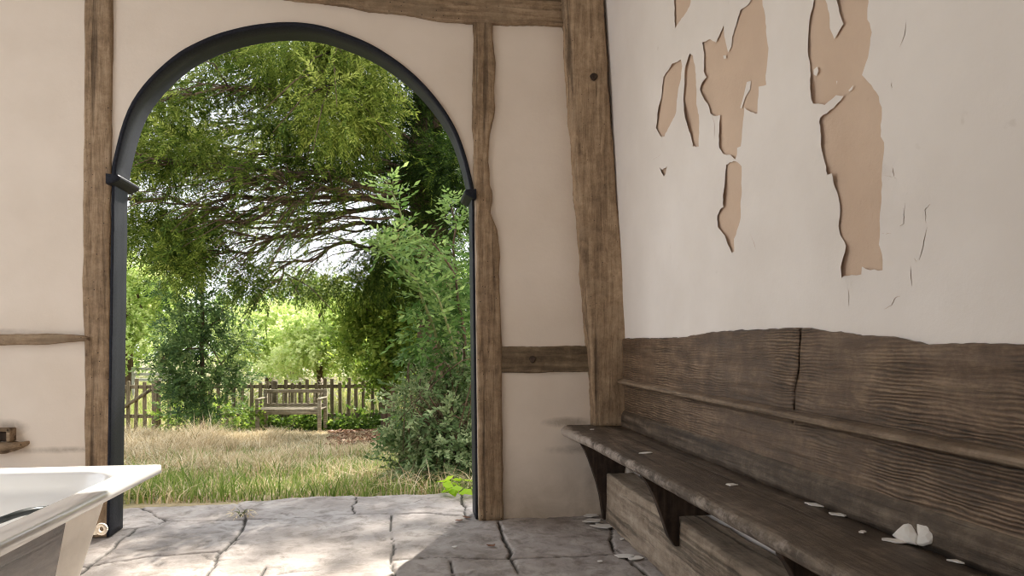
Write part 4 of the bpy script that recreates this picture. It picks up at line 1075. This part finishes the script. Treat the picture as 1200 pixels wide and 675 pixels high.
# ---- garden bench ---------------------------------------------------------------------
DB = 12.6
gb0 = at(346, 500, DB); gbz = at(346, 502, DB).z
gb = empty('garden_bench', (gb0.x, gb0.y, gbz)); tag(gb, 'small weathered wooden garden bench against the picket fence', 'bench')
sc_ = DB/F; W2 = 36.5*sc_
yawb = math.radians(9.16-2)
ux = Vector((math.cos(yawb), -math.sin(yawb), 0)); uy = Vector((math.sin(yawb), math.cos(yawb), 0))
def gbox(m_, a0, a1, b0, b1, z0, z1):
    c = Vector((gb0.x, gb0.y, gbz)); rg = []
    for z, e in ((z0, .004), (z0+.004, 0), (z1-.004, 0), (z1, .004)):
        rg.append([tuple(c+ux*a+uy*b+Vector((0, 0, z))) for a, b in rrect(a0+e, a1-e, b0+e, b1-e, .004, 1, 1)])
    return m_.add(loft(rg))
Hb = 46*sc_; sh = .38
for a in (-W2, W2-.06): gbox(MB(), a, a+.06, .0, .06, 0, Hb).build('rear_leg', M['garden_wood'], gb)
for a in (-W2, W2-.06): gbox(MB(), a, a+.06, -.46, -.40, -.02, .56).build('front_leg', M['garden_wood'], gb)
for a in (-W2, W2-.06): gbox(MB(), a-.005, a+.065, -.48, .03, .56, .59).build('arm_rest', M['garden_wood'], gb)
gbox(MB(), -W2+.06, W2-.06, .01, .05, Hb-.07, Hb-.005).build('top_rail', M['garden_wood'], gb)
gbox(MB(), -W2+.06, W2-.06, .01, .05, sh+.02, sh+.08).build('lower_back_rail', M['garden_wood'], gb)
for i in range(9):
    a = -W2+.06+(2*W2-.12)*(i+.5)/9; gbox(MB(), a-.018, a+.018, .018, .036, sh+.08, Hb-.07).build('back_slat', M['garden_wood'], gb)
for i in range(5): gbox(MB(), -W2+.0, W2, -.45+.09*i, -.45+.09*i+.07, sh, sh+.022).build('seat_slat', M['garden_wood'], gb)
gbox(MB(), -W2+.06, W2-.06, -.45, -.42, sh-.075, sh).build('seat_rail', M['garden_wood'], gb)

# ---- pale rail fence far left -------------------------------------------------------------
wf = empty('rail_fence', tuple(at(160, 450, 19))); wf.location.z = float(gz(0, 15))
fz = lambda py: at(160, py, 19).z
c0, c1 = at(60, 436, 19), at(205, 436, 19); dd = (c1-c0); dd.z = 0; Lw = dd.length; dd.normalize(); nn = Vector((-dd.y, dd.x, 0))
def wbox(s0, s1, z0, z1, w=.03):
    return loft([[tuple(c0+dd*a+nn*b+Vector((0, 0, z-c0.z))) for a, b in ((s0, -w), (s1, -w), (s1, w), (s0, w))] for z in (z0, z1)])
for py in (432, 438.5, 445):
    V, Fc = wbox(0, Lw, fz(py)-.035, fz(py)+.035, .02); build('rail', V, Fc, M['pale_paint'], wf, smooth=False)
for s_ in np.linspace(.05, Lw-.05, 4):
    V, Fc = wbox(s_-.05, s_+.05, float(gz(0, 15))-.1, fz(430), .05); build('post', V, Fc, M['pale_paint'], wf, smooth=False)
tag(wf, 'pale painted rail fence seen past the picket fence at far left', 'fence')

# ---- elder shrub outside the doorway ----------------------------------------------------
eb = at(545, 560, 5.6); eb.z = float(gz(0, eb.y))-.03
el = empty('elder_shrub', tuple(eb)); tag(el, 'leafy green elder shrub rising beside the right door jamb', 'shrub')
L = Leaves(); UM = Leaves()
stems = [[(540, 560, 5.6), (530, 420, 5.6), (505, 320, 5.5), (478, 262, 5.3), (452, 212, 5.1)],
         [(548, 560, 5.6), (545, 420, 5.7), (535, 330, 5.7), (532, 270, 5.6), (530, 235, 5.6)],
         [(540, 560, 5.6), (525, 450, 5.5), (500, 360, 5.2), (470, 310, 5.0), (440, 285, 4.9)],
         [(550, 560, 5.6), (560, 440, 5.8), (562, 340, 5.9), (565, 260, 6)],
         [(548, 560, 5.6), (540, 460, 5.3), (525, 380, 5.1), (500, 330, 5.0)],
         [(545, 560, 5.6), (545, 440, 5.4), (540, 360, 5.3), (520, 300, 5.2), (492, 275, 5.2)],
         [(550, 560, 5.7), (580, 430, 6), (600, 320, 6.2)]]
def whorl(p, t, n, sc, tint):
    a = rng.uniform(0, 2*PI, n); dirs = np.stack([np.cos(a), np.sin(a), rng.normal(.15, .3, n)], -1)+np.array(t)*.5
    pos = np.repeat(np.array(p)[None], n, 0); w = rng.integers(0, 4, n)
    for i in range(4):
        k = w == i; L.place(elder_t[i], pos[k], dirs[k], rng.uniform(.75, 1.15, k.sum())*sc, np.clip(rng.normal(tint, .08, k.sum()), 0, 1), roll=.25, tv=.05)
for si, S in enumerate(stems):
    (VF, P) = ntube([at(*q) for q in S], .018, .005, 6, .05, seed=si+3); build('stem', VF[0], VF[1], M['stem'] if si % 2 == 0 else M['bark'], el)
    n = len(P)
    for j in range(n//3, n):
        t = (P[min(j+1, n-1)]-P[j-1]).normalized(); whorl(P[j], t, (2 if j % 2 else 1) if j < n-4 else 5, 1.0 if j < n-4 else .8, .45+.35*(j/n))
lobes = [(530, 315, 5.6, .22, .14, 34, .55), (495, 303, 5.3, .18, .08, 24, .6), (462, 288, 5.0, .17, .06, 26, .65), (545, 350, 5.6, .26, .26, 80, .45), (515, 355, 5.3, .2, .16, 44, .55), (535, 400, 5.5, .32, .3, 120, .5), (505, 390, 5.3, .2, .22, 60, .5),
         (600, 330, 6, .5, .6, 90, .5), (548, 270, 5.7, .12, .2, 16, .6)]
for c in lobes: L.clump(elder_t, at(c[0], c[1], c[2]), (c[3], c[3]*1.1, c[4]), c[5], c[6], droop=.1, scale=(.7, 1.1))
L.build('foliage', M['elder'], el)
for px, py, d in ((448, 275, 5.0), (470, 272, 5.1), (508, 297, 5.3), (525, 330, 5.3), (500, 290, 5.4)):
    UM.clump(fine_t, at(px, py, d), (.09, .09, .02), 14, .5, scale=(.25, .4))
UM.build('flower_heads', M['flowerhead'], el)

bb = at(530, 575, 5.2); bb.z = float(gz(0, bb.y))-.02
br = empty('bramble_bush', tuple(bb)); tag(br, 'tangled grey-green bramble spilling over the edge of the threshold', 'bush')
L = Leaves()
for c in ((530, 440, 5.5, .32, .28, 170, .5), (515, 480, 5.3, .36, .25, 190, .6), (490, 500, 5.2, .22, .2, 110, .62), (540, 500, 5.2, .28, .28, 150, .5), (520, 530, 5.0, .28, .2, 140, .6), (545, 550, 5.0, .22, .18, 100, .5), (485, 540, 5.1, .16, .14, 60, .6), (500, 555, 5.0, .14, .1, 50, .55), (600, 480, 5.6, .5, .5, 120, .5)):
    L.clump(small_t, at(c[0], c[1], c[2]), (c[3], c[3]*1.1, c[4]), c[5], c[6], scale=(.5, .95), droop=.2)
L.build('foliage', M['bramble'], br)
m2 = MB()
for i in range(46):
    p0 = at(random.uniform(520, 570), random.uniform(520, 575), random.uniform(4.9, 5.6)); p1 = at(random.uniform(470, 560), random.uniform(420, 520), random.uniform(4.9, 5.5)); p2 = at(random.uniform(460, 540), random.uniform(470, 570), random.uniform(4.8, 5.3))
    P = cr([p0, p1, p2], 6); m2.add(tube(P, [.006-.004*k/len(P) for k in range(len(P))], 4))
m2.build('canes', M['bark'], br)

# seedling at the jamb and a weed in the joint
def seedling(name, px, py, z, n, size, label, mat, tpl, up=.6):
    c = on_z(px, py, z); e = empty(name, tuple(c)); tag(e, label, 'plant'); L = Leaves(); m2 = MB()
    for i in range(n):
        a = 2*PI*i/n+random.uniform(-.3, .3); tipp = c+Vector((math.cos(a)*size*random.uniform(.4, 1), math.sin(a)*size*random.uniform(.4, 1), size*random.uniform(.3, up)))
        m2.add(tube([c, c.lerp(tipp, .5)+Vector((0, 0, .015)), tipp], [.003, .002, .001], 4))
        L.place(tpl, np.array([tuple(tipp)]), np.array([[math.cos(a), math.sin(a), -.1]]), np.array([1.0]), np.array([random.uniform(.3, .9)]), roll=.3)
    m2.build('stem', M['stem'], e); L.build('leaves', mat, e)
big1 = spray(3, .03, .075, .06, 70, .1, .1, seed=5)
seedling('seedling', 543, 577, .0, 9, .13, 'bright yellow-green seedling at the foot of the right door jamb', M['lime'], big1)
seedling('weed', 283, 607, -.005, 12, .05, 'small dry weed growing in the joint between the threshold stones', M['dry_grass'], spray(5, .03, .03, .006, 50, .2, .3, seed=8), up=1.0)

# ================================================================== LIGHT
w = bpy.data.worlds.new('World'); bpy.context.scene.world = w; w.use_nodes = True; n = w.node_tree; n.nodes.clear()
o_ = n.nodes.new('ShaderNodeOutputWorld'); bg = n.nodes.new('ShaderNodeBackground'); n.links.new(bg.outputs[0], o_.inputs[0])
tc = n.nodes.new('ShaderNodeTexCoord'); sx = n.nodes.new('ShaderNodeSeparateXYZ'); n.links.new(tc.outputs['Generated'], sx.inputs[0])
col = ramp(n, sx.outputs[2], [(0.0, (.95, .96, 1.0)), (.25, (.90, .94, 1.0)), (1.0, (.80, .88, 1.0))])
n.links.new(col, bg.inputs[0]); bg.inputs[1].default_value = 1.4
sd = bpy.data.lights.new('sun', 'SUN'); sd.energy = 9.0; sd.color = (1, .94, .84); sd.angle = math.radians(.6)
so = bpy.data.objects.new('sun', sd); C.objects.link(so)
so.rotation_euler = Vector((-.45, -1.0, -1.0)).to_track_quat('-Z', 'Y').to_euler(); so.location = (3, 8, 9)

# ================================================================== CAMERA
cd = bpy.data.cameras.new('camera'); cd.lens = 24; cd.sensor_width = 36; cd.shift_y = 58.5/1200; cd.clip_start = .02; cd.clip_end = 300
cam = bpy.data.objects.new('camera', cd); C.objects.link(cam); cam.location = CAM; cam.rotation_euler = (PI/2, 0, -YAW)
sc = bpy.context.scene; sc.camera = cam
sc.view_settings.view_transform = 'Standard'; sc.view_settings.look = 'None'; sc.view_settings.gamma = 1; sc.view_settings.use_curve_mapping = False
sc.view_settings.exposure = 0.72
sc.cycles.filter_width = 1.1
sc.cycles.max_bounces = 10; sc.cycles.diffuse_bounces = 6
